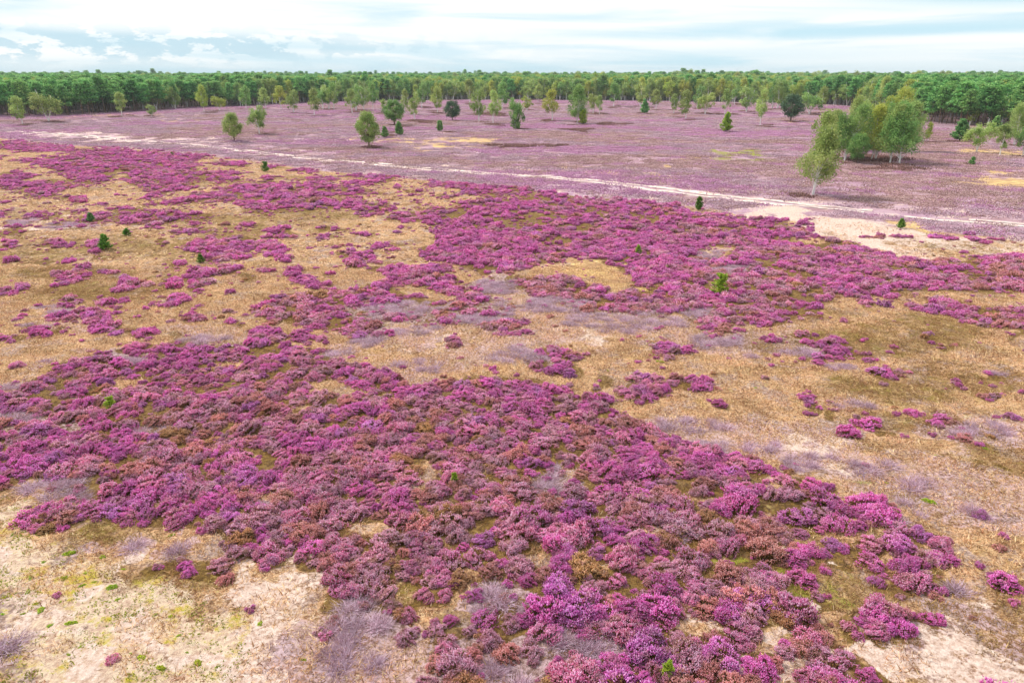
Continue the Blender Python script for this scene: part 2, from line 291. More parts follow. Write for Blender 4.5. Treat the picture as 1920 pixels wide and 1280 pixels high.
def leaf_mat(name, c0, c1, c2, transl=0.25, vary=0.3, hue=0.02, rough=0.8, patch=None, pf=0.6):
    m, t = new_mat(name)
    a = t.node('ShaderNodeAttribute', attribute_name='tone')
    r = t.node('ShaderNodeValToRGB', ins={0: a.outputs['Fac']})
    e = r.color_ramp.elements; e[0].position = 0.08; e[0].color = (*c0, 1); e[1].position = 0.92; e[1].color = (*c2, 1)
    k = e.new(0.5); k.color = (*c1, 1)
    oi = t.node('ShaderNodeObjectInfo')
    base = r.outputs[0]
    if patch:                                  # faded and brown shoots run through neighbouring bushes in patches
        pos = t.node('ShaderNodeNewGeometry').outputs['Position']
        n1 = t.ss(t.noise(pos, 2.3, 4, 0.7), 0.50, 0.64); n2 = t.ss(t.noise(pos, 5.5, 3, 0.7), 0.54, 0.66)
        base = t.mix(t.math('MULTIPLY', n1, pf), base, t.mix(a.outputs['Fac'], patch[0], patch[1]))
        base = t.mix(t.math('MULTIPLY', n2, pf*0.8), base, t.mix(a.outputs['Fac'], patch[2], patch[3]))
    hs = t.node('ShaderNodeHueSaturation', ins={'Color': base})
    rr = oi.outputs['Random']
    t.l.new(t.math('ADD', 1-vary/2, t.math('MULTIPLY', rr, vary)), hs.inputs['Value'])
    t.l.new(t.math('ADD', 0.5-hue/2, t.math('MULTIPLY', t.math('FRACT', t.math('MULTIPLY', rr, 7.3)), hue)), hs.inputs['Hue'])
    finish(t, hs.outputs[0], rough, transl)
    return m

M = {}
# heather classes: dark stem tone, body, bright tips
FAD = (srgb(150,96,84), srgb(238,188,172), srgb(166,84,112), srgb(252,204,224))
BRO = (srgb(150,114,66), srgb(212,170,122), srgb(186,124,124), srgb(240,190,196))
M['vivid']  = leaf_mat('heather_vivid_magenta', srgb(196,80,148), srgb(244,122,204), srgb(255,188,240), 0.5, 0.3, 0.02, patch=FAD, pf=0.35)
M['violet'] = leaf_mat('heather_violet', srgb(184,88,158), srgb(234,136,214), srgb(254,200,246), 0.5, 0.3, 0.02, patch=FAD, pf=0.5)
M['pink']   = leaf_mat('heather_pink', srgb(196,98,134), srgb(250,152,200), srgb(255,214,238), 0.5, 0.3, 0.02, patch=FAD, pf=0.6)
M['mauve']  = leaf_mat('heather_faded_mauve', srgb(176,112,124), srgb(238,168,196), srgb(254,220,238), 0.5, 0.3, 0.02, patch=BRO, pf=0.6)
M['rusty']  = leaf_mat('heather_rusty_pink', srgb(168,106,80), srgb(232,156,154), srgb(252,204,204), 0.5, 0.3, 0.02, patch=FAD, pf=0.6)
M['brown']  = leaf_mat('heather_brown', srgb(146,108,58), srgb(212,160,112), srgb(244,204,164), 0.5, 0.3, 0.02, patch=FAD, pf=0.5)
M['dead']   = leaf_mat('dead_heather_twigs', srgb(158,124,132), srgb(210,174,190), srgb(242,218,232), 0.2, 0.25, 0.02)
M['stem']   = leaf_mat('heather_stems', srgb(128,92,62), srgb(150,112,74), srgb(158,132,76), 0.3, 0.3, 0.02)
M['birch_leaf'] = leaf_mat('birch_leaves', srgb(118,142,74), srgb(164,186,104), srgb(202,214,138), 0.4, 0.35, 0.03, 0.6)
M['birch_lime'] = leaf_mat('birch_yellowing_leaves', srgb(140,156,66), srgb(182,196,90), srgb(216,220,120), 0.4, 0.3, 0.03, 0.6)
M['birch_deep'] = leaf_mat('birch_deep_green_leaves', srgb(96,132,74), srgb(136,174,96), srgb(178,204,122), 0.4, 0.3, 0.02, 0.6)
M['dark_leaf'] = leaf_mat('dark_broadleaf_foliage', srgb(64,90,70), srgb(92,122,90), srgb(128,154,108), 0.3, 0.25, 0.02, 0.6)
M['pine']   = leaf_mat('pine_needles', srgb(78,126,70), srgb(116,172,92), srgb(164,206,122), 0.3, 0.4, 0.04, 0.6)
M['young']  = leaf_mat('young_pine_needles', srgb(70,112,36), srgb(108,156,52), srgb(154,192,76), 0.4, 0.35, 0.03, 0.6)
M['lime_pine'] = leaf_mat('fresh_green_needles', srgb(130,162,42), srgb(172,202,60), srgb(212,228,90), 0.45, 0.2, 0.02, 0.6)
M['grass_tan'] = leaf_mat('dry_straw_grass', srgb(146,104,72), srgb(222,174,128), srgb(254,224,182), 0.25, 0.4, 0.03)
M['grass_olive'] = leaf_mat('olive_grass', srgb(120,90,56), srgb(166,130,84), srgb(210,172,116), 0.25, 0.35, 0.04)
M['grass_lime'] = leaf_mat('fresh_moss', srgb(108,118,24), srgb(156,160,40), srgb(196,190,80), 0.25, 0.35, 0.04)
M['moss'] = leaf_mat('bright_green_moss', srgb(118,142,24), srgb(164,188,40), srgb(204,210,70), 0.25, 0.3, 0.05)
def bark(name, white=True):
    m, t = new_mat(name)
    tc = t.node('ShaderNodeTexCoord').outputs['Object']
    n = t.noise(t.scalev(tc, 2, 2, 5), 2.2, 4, 0.6)
    if white: c = t.mix(t.ss(n, 0.56, 0.66), (0.80, 0.77, 0.75), (0.10, 0.08, 0.07))
    else: c = t.mix(n, (0.10, 0.065, 0.045), (0.22, 0.13, 0.08))
    finish(t, c, 0.9); return m
M['birch_bark'] = bark('birch_bark'); M['pine_bark'] = bark('pine_bark', False)

# ground
gm, t = new_mat('heath_ground')
tc = t.node('ShaderNodeNewGeometry').outputs['Position']
A = t.node('ShaderNodeAttribute', attribute_name='maskA'); B = t.node('ShaderNodeAttribute', attribute_name='maskB')
sa = t.node('ShaderNodeSeparateColor', ins={0: A.outputs['Color']}); sb = t.node('ShaderNodeSeparateColor', ins={0: B.outputs['Color']})
sand, brn, grey = sa.outputs; yel, lime, far = sb.outputs
moss = A.outputs['Alpha']; cover = B.outputs['Alpha']
nf = t.noise(tc, 7.0, 6, 0.72); nm = t.noise(tc, 1.3, 6, 0.65); nl = t.noise(tc, 0.22, 5, 0.6); nv = t.noise(tc, 24.0, 4, 0.75)
vor = t.node('ShaderNodeTexVoronoi', ins={'Vector': tc, 'Scale': 9.0}).outputs['Distance']
nsum = t.math('ADD', t.math('MULTIPLY', t.math('SUBTRACT', nm, 0.5), 0.9), t.math('ADD', t.math('MULTIPLY', t.math('SUBTRACT', nf, 0.5), 0.9), t.math('ADD', t.math('MULTIPLY', t.math('SUBTRACT', nv, 0.5), 0.5), t.math('MULTIPLY', t.math('SUBTRACT', nl, 0.5), 0.8))))
def edged(msk, k=0.9, lo=0.38, hi=0.66):
    return t.ss(t.math('ADD', msk, t.math('MULTIPLY', nsum, k)), lo, hi)
tan = t.mix(t.ss(nf, 0.40, 0.58), srgb(144,104,76), srgb(222,174,130))
tan = t.mix(t.ss(nv, 0.50, 0.62), tan, srgb(248,216,170))
tan = t.mix(t.ss(t.noise(tc, 3.1, 5, 0.75), 0.54, 0.66), tan, srgb(216,180,156))
n4 = t.noise(t.scalev(tc, 0.7, 1.0, 1.0), 0.6, 7, 0.72)
tan = t.mix(t.ss(n4, 0.46, 0.60), tan, t.mix(t.ss(nf, 0.42, 0.62), srgb(122,88,62), srgb(194,150,108)))
tan = t.mix(t.ss(t.noise(tc, 0.35, 7, 0.7), 0.53, 0.66), tan, t.mix(t.ss(nf, 0.42, 0.60), srgb(152,116,70), srgb(226,186,128)))
olive = t.mix(t.ss(nf, 0.36, 0.64), srgb(106,80,48), srgb(168,132,88))
olive = t.mix(t.ss(nm, 0.5, 0.64), olive, srgb(128,112,34))
olive = t.mix(t.ss(nv, 0.54, 0.64), olive, srgb(206,172,120))
olive = t.mix(t.ss(t.noise(tc, 2.3, 6, 0.75), 0.52, 0.60), olive, t.mix(t.ss(nf, 0.4, 0.6), srgb(150,118,78), srgb(222,188,134)))
tan = t.mix(t.ss(t.noise(tc, 0.5, 7, 0.75), 0.50, 0.60), tan, t.mix(t.ss(nf, 0.4, 0.6), srgb(150,122,112), srgb(206,178,166)))
c = t.mix(t.math('MULTIPLY', edged(brn, 2.2, 0.2, 0.95), 0.85), tan, olive)
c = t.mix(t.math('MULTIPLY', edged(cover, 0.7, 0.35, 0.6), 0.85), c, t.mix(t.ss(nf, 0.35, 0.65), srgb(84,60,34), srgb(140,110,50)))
lil = t.mix(t.ss(nf, 0.35, 0.65), srgb(170,136,138), srgb(226,194,204))
c = t.mix(t.math('MULTIPLY', edged(grey, 1.3), t.ss(nf, 0.35, 0.6, 0.25, 0.75)), c, lil)
sandc = t.mix(t.ss(nf, 0.35, 0.65), srgb(208,172,152), srgb(246,222,206))
sandc = t.mix(t.ss(nv, 0.60, 0.72), sandc, srgb(150,118,92))
mossy = t.mix(t.ss(nf, 0.38, 0.6), srgb(204,168,146), srgb(240,214,184))
mossy = t.mix(t.ss(nm, 0.50, 0.64), mossy, srgb(214,182,92))
mossy = t.mix(t.ss(t.math('ADD', t.math('MULTIPLY', nm, 0.5), t.math('MULTIPLY', nf, 0.5)), 0.53, 0.60), mossy, srgb(190,176,60))
c = t.mix(edged(moss, 0.9), c, mossy)
# the low heather carpet beyond the track
st = t.scalev(tc, 0.35, 1.0, 1.0)
s1 = t.noise(st, 0.16, 6, 0.66); s2 = t.noise(st, 1.1, 5, 0.7)
farc = t.mix(t.ss(s1, 0.40, 0.60), srgb(164,126,124), srgb(184,144,162))
farc = t.mix(t.ss(s2, 0.46, 0.66), farc, srgb(204,172,186))
farc = t.mix(t.ss(t.noise(st, 0.5, 6, 0.7), 0.55, 0.70), farc, srgb(160,124,122))
c = t.mix(edged(far, 0.35), c, farc)
c = t.mix(t.math('MULTIPLY', t.math('MULTIPLY', grey, far), 0.7), c, t.mix(t.ss(s2, 0.4, 0.6), srgb(192,152,160), srgb(224,196,200)))
c = t.mix(t.math('MULTIPLY', edged(yel, 1.6, 0.2, 0.7), 0.95), c, t.mix(t.ss(s2, 0.4, 0.6), srgb(186,146,106), srgb(236,202,136)))
c = t.mix(t.math('MULTIPLY', edged(lime, 1.5, 0.2, 0.75), 0.9), c, t.mix(nf, srgb(120,118,30), srgb(176,176,74)))
c = t.mix(edged(sand, 1.5, 0.36, 0.72), c, sandc)
hsum = t.math('ADD', t.math('MULTIPLY', nf, 0.7), t.math('ADD', t.math('MULTIPLY', nv, 0.35), t.math('MULTIPLY', nm, 0.8)))
bmp = t.node('ShaderNodeBump', ins={'Strength': 0.8, 'Distance': 0.16, 'Height': hsum})
finish(t, c, 0.95, 0, bmp.outputs[0], 0.1)
M['ground'] = gm
tm, t = new_mat('track_sand')
tc = t.node('ShaderNodeNewGeometry').outputs['Position']
finish(t, t.mix(t.ss(t.noise(tc, 1.6, 5, 0.7), 0.35, 0.65), srgb(204,172,156), srgb(248,232,222)), 0.95)
M['track'] = tm

# ------------------------------------------------------------------ mesh builders
def tag(o, label=None, cat=None, group=None, kind=None):
    if label: o['label'] = label
    if cat: o['category'] = cat
    if group: o['group'] = group
    if kind: o['kind'] = kind
    return o
def mesh_from(name, V, F, tone=None, mats=(), midx=None, k=3):
    V = np.asarray(V, np.float32); F = np.asarray(F, np.int32)
    me = bpy.data.meshes.new(name)
    me.vertices.add(len(V)); me.vertices.foreach_set('co', V.ravel())
    me.loops.add(F.size); me.loops.foreach_set('vertex_index', F.ravel())
    me.polygons.add(len(F)); me.polygons.foreach_set('loop_start', np.arange(0, F.size, k, dtype=np.int32))
    me.polygons.foreach_set('loop_total', np.full(len(F), k, np.int32))
    for m in mats: me.materials.append(m)
    if midx is not None: me.polygons.foreach_set('material_index', np.asarray(midx, np.int32))
    if tone is not None:
        a = me.attributes.new('tone', 'FLOAT', 'POINT'); a.data.foreach_set('value', np.asarray(tone, np.float32))
    me.update(calc_edges=True)
    return me
def unit(v): return v/np.maximum(np.linalg.norm(v, axis=-1, keepdims=True), 1e-9)
def frames(d):
    d = unit(d); h = rng.normal(size=d.shape); u = unit(np.cross(d, h)); return d, u, np.cross(d, u)
def spikes(P, D, L, W, tone):
    """three-sided tapering sprigs"""
    n = len(P); d, u, v = frames(D); L = np.broadcast_to(L, n)[:, None]; W = np.broadcast_to(W, n)[:, None]
    b0 = P+u*W; b1 = P-0.5*u*W+0.87*v*W; b2 = P-0.5*u*W-0.87*v*W; top = P+d*L
    mid = [P+d*L*0.45+k for k in (u*W*1.15, (-0.5*u+0.87*v)*W*1.15, (-0.5*u-0.87*v)*W*1.15)]
    Vv = np.stack([*mid, top, P], 1).reshape(-1, 3)
    base = (np.arange(n)*5)[:, None]
    F = np.concatenate([base+np.array([0, 1, 3]), base+np.array([1, 2, 3]), base+np.array([2, 0, 3]), base+np.array([1, 0, 4]), base+np.array([2, 1, 4]), base+np.array([0, 2, 4])])
    return Vv, F, np.repeat(tone, 5)
def blades(P, D, L, W, tone):
    n = len(P); d, u, v = frames(D); L = np.broadcast_to(L, n)[:, None]; W = np.broadcast_to(W, n)[:, None]
    Vv = np.stack([P-u*W, P+u*W, P+d*L], 1).reshape(-1, 3)
    F = (np.arange(n)*3)[:, None]+np.array([0, 1, 2])
    return Vv, F, np.repeat(tone, 3)
def leaves(P, N, S, tone):
    """leaf sprays: kinked quads as two triangles"""
    n = len(P); d, u, v = frames(N); S = np.broadcast_to(S, n)[:, None]
    Vv = np.stack([P-u*S*0.5, P+v*S*0.34+d*S*0.12, P+u*S*0.6, P-v*S*0.34+d*S*0.12], 1).reshape(-1, 3)
    b = (np.arange(n)*4)[:, None]
    F = np.concatenate([b+np.array([0, 1, 2]), b+np.array([0, 2, 3])])
    return Vv, F, np.repeat(tone, 4)
def tube(pts, rad, sides=6):
    pts = np.asarray(pts, float); n = len(pts); dirs = np.gradient(pts, axis=0)
    ang = np.arange(sides)*2*math.pi/sides; Vv = []
    for p, d, r in zip(pts, unit(dirs), rad):
        a = np.cross(d, [0.3, 1, 0.1]); a /= np.linalg.norm(a); b = np.cross(d, a)
        Vv.append(p+r*(np.cos(ang)[:, None]*a+np.sin(ang)[:, None]*b))
    Vv = np.concatenate(Vv); F = []
    for i in range(n-1):
        for j in range(sides):
            a = i*sides+j; b = i*sides+(j+1) % sides
            F += [(a, b, b+sides), (a, b+sides, a+sides)]
    return Vv, np.array(F)
def cat(parts):
    Vs, Fs, Ts, Ms, o = [], [], [], [], 0
    for q in parts:
        Vv, F, tn, mi = q; Vs.append(Vv); Fs.append(F+o); o += len(Vv)
        Ts.append(np.broadcast_to(tn, len(Vv))); Ms.append(np.full(len(F), mi))
    return np.concatenate(Vs), np.concatenate(Fs), np.concatenate(Ts), np.concatenate(Ms)

# ------------------------------------------------------------------ heather prototypes
def heather_arrays(n, size, lobes, r=0.5, h=0.46, gap=0.3):
    """blossom sprigs on an uneven dome of lobes, stems inside; unit bush about 1 m across"""
    L = []
    for k in range(lobes):
        a = 2*math.pi*k/lobes+rng.uniform(-.5, .5); q = r*rng.uniform(0.3, 0.68) if k else 0.05
        L.append((q*math.cos(a), q*math.sin(a), rng.uniform(0.02, 0.08), r*rng.uniform(0.28, 0.50), h*rng.uniform(0.55, 1.12), rng.uniform(0, 1)))
    L = np.array(L)
    wts = L[:, 3]**2; idx = rng.choice(len(L), n*2, p=wts/wts.sum())
    th = rng.uniform(0, 2*math.pi, n*2); cz = rng.uniform(-0.02, 1, n*2)
    sz = np.sqrt(np.clip(1-cz**2, 0, 1)); nrm = np.stack([sz*np.cos(th), sz*np.sin(th), cz], 1)
    sh = np.where(rng.random(n*2) < 0.12, rng.uniform(1.0, 1.28, n*2), rng.uniform(0.72, 1.06, n*2))
    P = np.stack([L[idx, 0]+nrm[:, 0]*L[idx, 3]*sh, L[idx, 1]+nrm[:, 1]*L[idx, 3]*sh, L[idx, 2]+nrm[:, 2]*(L[idx, 4]-L[idx, 2])*sh], 1)
    keep = np.ones(len(P), bool)               # drop sprigs buried in a neighbouring lobe
    for k in range(len(L)):
        o = idx != k
        dd = ((P[:, 0]-L[k, 0])/L[k, 3])**2+((P[:, 1]-L[k, 1])/L[k, 3])**2+((P[:, 2]-L[k, 2])/(L[k, 4]-L[k, 2]))**2
        keep &= ~(o & (dd < 0.55))
    cl = vnoise(P[:, 0]+P[:, 2]*1.7, P[:, 1]-P[:, 2], 9.0, 2, int(rng.integers(50)))
    keep &= cl > gap*0.9
    P, nrm, idx, cl = P[keep][:n], nrm[keep][:n], idx[keep][:n], cl[keep][:n]
    D = nrm*0.7+np.array([0, 0, 0.75])+rng.normal(size=P.shape)*0.42
    tone = np.clip(0.22*L[idx, 5]+0.80*rng.random(len(P))**1.3+0.42*(cl-0.4)+0.10*nrm[:, 2], 0, 1)
    A = spikes(P-unit(D)*size*0.5, D, size*rng.uniform(0.7, 1.35, len(P)), size*0.165, tone)
    m = max(60, n//5)                          # stems and green shoots under the blossom
    j = rng.integers(0, len(P), m); base = np.stack([L[idx[j], 0]*0.35, L[idx[j], 1]*0.35, np.zeros(m)], 1)
    tip = P[j]*rng.uniform(0.75, 0.96, (m, 1)); dd = tip-base
    B = blades(base, dd, np.linalg.norm(dd, axis=1), size*0.14, rng.random(m))
    q = n//4
    j = rng.integers(0, len(P), q); pp = P[j]*np.array([0.82, 0.82, 0.62]); 
    C = spikes(pp, nrm[j]+rng.normal(size=(q, 3))*0.4, size*1.1, size*0.25, rng.random(q))
    return A, B, C
def dead_arrays(n, r=0.55, h=0.24):
    P = rng.normal(size=(n, 3))*np.array([0.42, 0.42, 0.0])*r*0.6; P[:, 2] = 0.0
    D = unit(np.concatenate([P[:, :2]*2.4+rng.normal(size=(n, 2))*0.45, rng.uniform(0.15, 0.8, (n, 1))], 1))
    A = blades(P, D, rng.uniform(0.16, 0.42, n)*r*1.5, 0.007, rng.random(n))
    return A
NEAR, FARP = {}, {}
CLS = ['vivid', 'violet', 'pink', 'mauve', 'rusty', 'brown']
near_shapes = []
for i in range(8):
    A, B, C = heather_arrays(2300, 0.080, [8, 9, 11, 6, 9, 12, 7, 5][i], 0.54, 0.36, rng.uniform(0.3, 0.6))
    near_shapes.append((A, cat([(B[0], B[1], B[2], 0), (C[0], C[1], C[2]*0.8, 0)])))
far_shapes = []
for i in range(6):
    A, B, C = heather_arrays(560, 0.115, [7, 6, 8, 5, 7, 9][i], 0.54, 0.34, 0.3)
    far_shapes.append(cat([(A[0], A[1], A[2], 0), (B[0], B[1], B[2], 1), (C[0], C[1], C[2], 1)]))
near_mesh = {(c, i): mesh_from(f'blossom_{c}', s[0][0], s[0][1], s[0][2], [M[c]]) for c in CLS for i, s in enumerate(near_shapes)}
stem_mesh = [mesh_from('heather_stems', s[1][0], s[1][1], s[1][2], [M['stem']]) for s in near_shapes]
dead_mesh = [mesh_from('dead_twigs', *dead_arrays(520), [M['dead']]) for i in range(5)]

def proto(coll, name, me):
    o = bpy.data.objects.new(name, me); coll.objects.link(o); return o
def scatter(name, P, rotz, scl, idx, protos, label, catg, kind='stuff', tilt=None):
    coll = bpy.data.collections.new(name+'_kinds')
    for i, me in enumerate(protos): proto(coll, f'{name}_kind_{i:02d}', me)
    n = len(P); me = bpy.data.meshes.new(name); me.vertices.add(n); me.vertices.foreach_set('co', np.asarray(P, np.float32).ravel())
    rot = np.zeros((n, 3), np.float32); rot[:, 2] = rotz
    if tilt is not None: rot[:, :2] = tilt
    a = me.attributes.new('rot', 'FLOAT_VECTOR', 'POINT'); a.data.foreach_set('vector', rot.ravel())
    a = me.attributes.new('scl', 'FLOAT_VECTOR', 'POINT'); a.data.foreach_set('vector', np.asarray(scl, np.float32).ravel())
    a = me.attributes.new('idx', 'INT', 'POINT'); a.data.foreach_set('value', np.asarray(idx, np.int32))
    o = bpy.data.objects.new(name, me); COL.objects.link(o)
    g = bpy.data.node_groups.new(name, 'GeometryNodeTree')
    g.interface.new_socket('Geometry', in_out='INPUT', socket_type='NodeSocketGeometry')
    g.interface.new_socket('Geometry', in_out='OUTPUT', socket_type='NodeSocketGeometry')
    ni = g.nodes.new('NodeGroupInput'); no = g.nodes.new('NodeGroupOutput')
    ci = g.nodes.new('GeometryNodeCollectionInfo'); ci.inputs[0].default_value = coll
    ci.inputs['Separate Children'].default_value = True; ci.inputs['Reset Children'].default_value = True
    ip = g.nodes.new('GeometryNodeInstanceOnPoints'); ip.inputs['Pick Instance'].default_value = True
    def attr(nm, typ):
        q = g.nodes.new('GeometryNodeInputNamedAttribute'); q.data_type = typ; q.inputs['Name'].default_value = nm; return q.outputs[0]
    g.links.new(ni.outputs[0], ip.inputs['Points']); g.links.new(ci.outputs[0], ip.inputs['Instance'])
    g.links.new(attr('idx', 'INT'), ip.inputs['Instance Index'])
    g.links.new(attr('rot', 'FLOAT_VECTOR'), ip.inputs['Rotation'])
    g.links.new(attr('scl', 'FLOAT_VECTOR'), ip.inputs['Scale'])
    g.links.new(ip.outputs[0], no.inputs[0])
    md = o.modifiers.new('scatter', 'NODES'); md.node_group = g
    return tag(o, label, catg, None, kind)

# ------------------------------------------------------------------ ground sheet
def build_ground():
    ys = np.concatenate([np.arange(1500, 160, -2.6), [158, 155, 152, 150, 148, 146.5]])
    rr = np.array([pt(960, y)[1] for y in ys])
    rr = np.concatenate([[2.0, 4.0, 6.0], rr[rr > 7.0], [3000.0, 3500.0]])
    an = np.concatenate([np.linspace(-46, 46, 700), np.linspace(46, 314, 70)[1:-1]])
    aa = np.radians(an); nr, na = len(rr), len(aa)
    Xg = rr[:, None]*np.sin(aa)[None]; Yg = rr[:, None]*np.cos(aa)[None]
    Xf, Yf = Xg.ravel(), Yg.ravel(); Zf = gz(Xf, Yf)
    Vv = np.stack([Xf, Yf, Zf], 1)
    i = np.arange(nr-1)[:, None]*na; j = np.arange(na)[None]; j2 = (j+1) % na
    F = np.stack([i+j, i+na+j, i+na+j2, i+j2], -1).reshape(-1, 4)[:, ::-1]
    me = mesh_from('ground', Vv, F, None, [M['ground']], None, 4)
    u, v = g2px(Xf, Yf)
    fr = np.clip((low_edge(u)+2-v)/6+0.5, 0, 1)
    fr = np.where(Yf < 0, 0, fr)
    wp = 0.9
    A = np.stack([samp(SAND, Xf, Yf, wp), samp(BRN, Xf, Yf, wp), (samp(G, Xf, Yf, wp)+0.9*samp(GW, Xf, Yf, wp))*(1-fr)+fr*samp(TRK, Xf, Yf, wp), samp(MOSS, Xf, Yf, wp)], 1)
    cov = samp(blur(H, 2), Xf, Yf, 0.35)*(1-fr)
    B = np.stack([samp(YEL, Xf, Yf, wp), samp(LIME, Xf, Yf, wp), fr, cov], 1)
    for nm, arr in (('maskA', A), ('maskB', B)):
        a = me.color_attributes.new(nm, 'FLOAT_COLOR', 'POINT'); a.data.foreach_set('color', arr.astype(np.float32).ravel())
    me.polygons.foreach_set('use_smooth', np.ones(len(F), bool))
    # close the middle
    o = bpy.data.objects.new('ground', me); COL.objects.link(o)
    return tag(o, 'sandy heath ground with dry straw grass, moss and bare sand', None, None, 'structure')
build_ground()

# sandy track with two wheel ruts
def ribbon(offset, width, seed):
    xs = np.linspace(-500, 2400, 900); ys = np.interp(xs, [-500, 0, 60, 300, 640, 960, 1280, 1500, 1920, 2400], [205, 241, 247, 268, 300, 330, 362, 384, 420, 465])
    Xw, Yw = px2g(xs, ys)
    s = np.concatenate([[0], np.cumsum(np.hypot(np.diff(Xw), np.diff(Yw)))]); q = np.arange(0, s[-1], 0.5)
    Xw = np.interp(q, s, Xw); Yw = np.interp(q, s, Yw)
    ker = np.ones(41)/41; Xw = np.convolve(np.pad(Xw, 20, mode='edge'), ker, 'valid'); Yw = np.convolve(np.pad(Yw, 20, mode='edge'), ker, 'valid')
    tx, ty = np.gradient(Xw), np.gradient(Yw); l = np.hypot(tx, ty); nx, ny = -ty/l, tx/l
    nn = vnoise(q, q*0, 0.7, 3, seed); n2 = vnoise(q, q*0+5, 0.7, 3, seed+7)
    wig = (vnoise(q, q*0+3, 0.05, 2, 2)-0.5)*1.5
    w0 = width*(0.35+0.9*nn)*0.5; w1 = width*(0.35+0.9*n2)*0.5
    ex = Xw+nx*(offset+wig-w0); ey = Yw+ny*(offset+wig-w0); fx = Xw+nx*(offset+wig+w1); fy = Yw+ny*(offset+wig+w1)
    Vv = np.concatenate([np.stack([ex, ey, gz(ex, ey)+0.035], 1), np.stack([fx, fy, gz(fx, fy)+0.035], 1)])
    n = len(q); i = np.arange(n-1); F = np.stack([i, i+1, i+1+n, i+n], 1)
    gapm = vnoise(q, q*0+9, 0.12, 3, seed+3)[:-1] > 0.2
    return Vv, F[gapm][:, ::-1]
p0, p1 = ribbon(-0.9, 1.1, 21), ribbon(0.9, 1.5, 25)
me = mesh_from('track', np.concatenate([p0[0], p1[0]]), np.concatenate([p0[1], p1[1]+len(p0[0])]), None, [M['track']], None, 4)
o = bpy.data.objects.new('sandy_track', me); COL.objects.link(o)
tag(o, 'pale sandy track of two wheel ruts crossing the heath', None, None, 'structure')

# ------------------------------------------------------------------ heather bushes
def jitter(ymin, ymax, step, margin=1.12):
    xs = np.arange(-ymax*0.78*margin-4, ymax*0.78*margin+4, step); yy = np.arange(ymin, ymax, step)
    Xj, Yj = np.meshgrid(xs, yy); Xj = Xj.ravel()+rng.uniform(-.45, .45, Xj.size)*step; Yj = Yj.ravel()+rng.uniform(-.45, .45, Yj.size)*step
    k = np.abs(Xj) < Yj*0.78*margin+3
    return Xj[k], Yj[k]
Xb, Yb = jitter(9.5, 60, 0.43)
Xe, Ye = jitter(60, 185, 0.62)
Xb = np.concatenate([Xb, Xe]); Yb = np.concatenate([Yb, Ye])
u, v = g2px(Xb, Yb)
inz = v > low_edge(u)
dens = samp(np.maximum(Hs, blur(H, 2)), Xb, Yb, 0.22)
holes = vnoise(Xb, Yb, 0.55, 3, 31)
nearm = np.clip((v-640)/200, 0, 1)
h2 = vnoise(Xb*0.8, Yb, 0.33, 3, 33)
c3 = vnoise(Xb, Yb, 0.95, 2, 35)
farw = np.clip((Yb-20)/14, 0, 1)
ok = inz & (dens+(holes-0.53)*0.95+(c3-0.56)*0.75*farw+(h2-0.56)*0.9*np.clip((Yb-28)/30, 0, 1)+(rng.random(len(Xb))-0.5)*0.36 > 0.50) & (rng.random(len(Xb)) < 0.93-0.30*farw)
Xb, Yb, u, v = Xb[ok], Yb[ok], u[ok], v[ok]
dens = dens[ok]; mixv = samp(V, Xb, Yb, 0.6)
c1 = vnoise(Xb, Yb, 0.45, 3, 41); c2 = vnoise(Xb, Yb, 0.9, 2, 43); rr = rng.random(len(Xb))
fade = np.clip(mixv+(c1-0.5)*1.1, 0, 1)
cls = np.where(fade < 0.30, np.where(rr < 0.72, 0, np.where(rr < 0.80, 1, 2)),
      np.where(fade < 0.62, np.where(rr < 0.26, 0, np.where(rr < 0.36, 1, np.where(rr < 0.68, 2, np.where(rr < 0.88, 3, 4)))),
      np.where(rr < 0.10, 0, np.where(rr < 0.40, 2, np.where(rr < 0.74, 3, np.where(rr < 0.93, 4, 5))))))
grey_in = samp(G, Xb, Yb, 0.3)
dead_b = grey_in+(c2-0.5)*0.8 > 0.62
edge = np.clip((dens-0.4)/0.6, 0.25, 1)
bigz = np.clip((v-860)/120, 0, 1)*np.clip((u-800)/250, 0, 1)
bigz = bigz*(rng.random(len(Xb)) < 0.38)
size = (0.41+0.58*rng.random(len(Xb))**2.0+0.06*nearm[ok]+np.clip((Yb-30)/60, 0, 0.28)+0.26*bigz)*(0.6+0.4*edge)
thin = ~((np.clip((v-860)/120, 0, 1)*np.clip((u-800)/250, 0, 1) > 0.4) & (rng.random(len(Xb)) < 0.50) & (bigz < 0.1))
Xb, Yb, cls, size, dead_b, u, v, fade = (a[thin] for a in (Xb, Yb, cls, size, dead_b, u, v, fade))
order = np.argsort(Yb)
Xb, Yb, cls, size, dead_b, u, v, fade = (a[order] for a in (Xb, Yb, cls, size, dead_b, u, v, fade))
Xl, Yl, sl = Xb[~dead_b], Yb[~dead_b], size[~dead_b]; cl_ = cls[~dead_b]; ul, vl = u[~dead_b], v[~dead_b]
vis = (ul > -25) & (ul < 1945) & (vl < 1305)
N_IND = 300
cum = np.cumsum(vis); n_ind = int(np.searchsorted(cum, N_IND)+1)
ind = np.zeros(len(Xl), bool); ind[:n_ind] = vis[:n_ind]

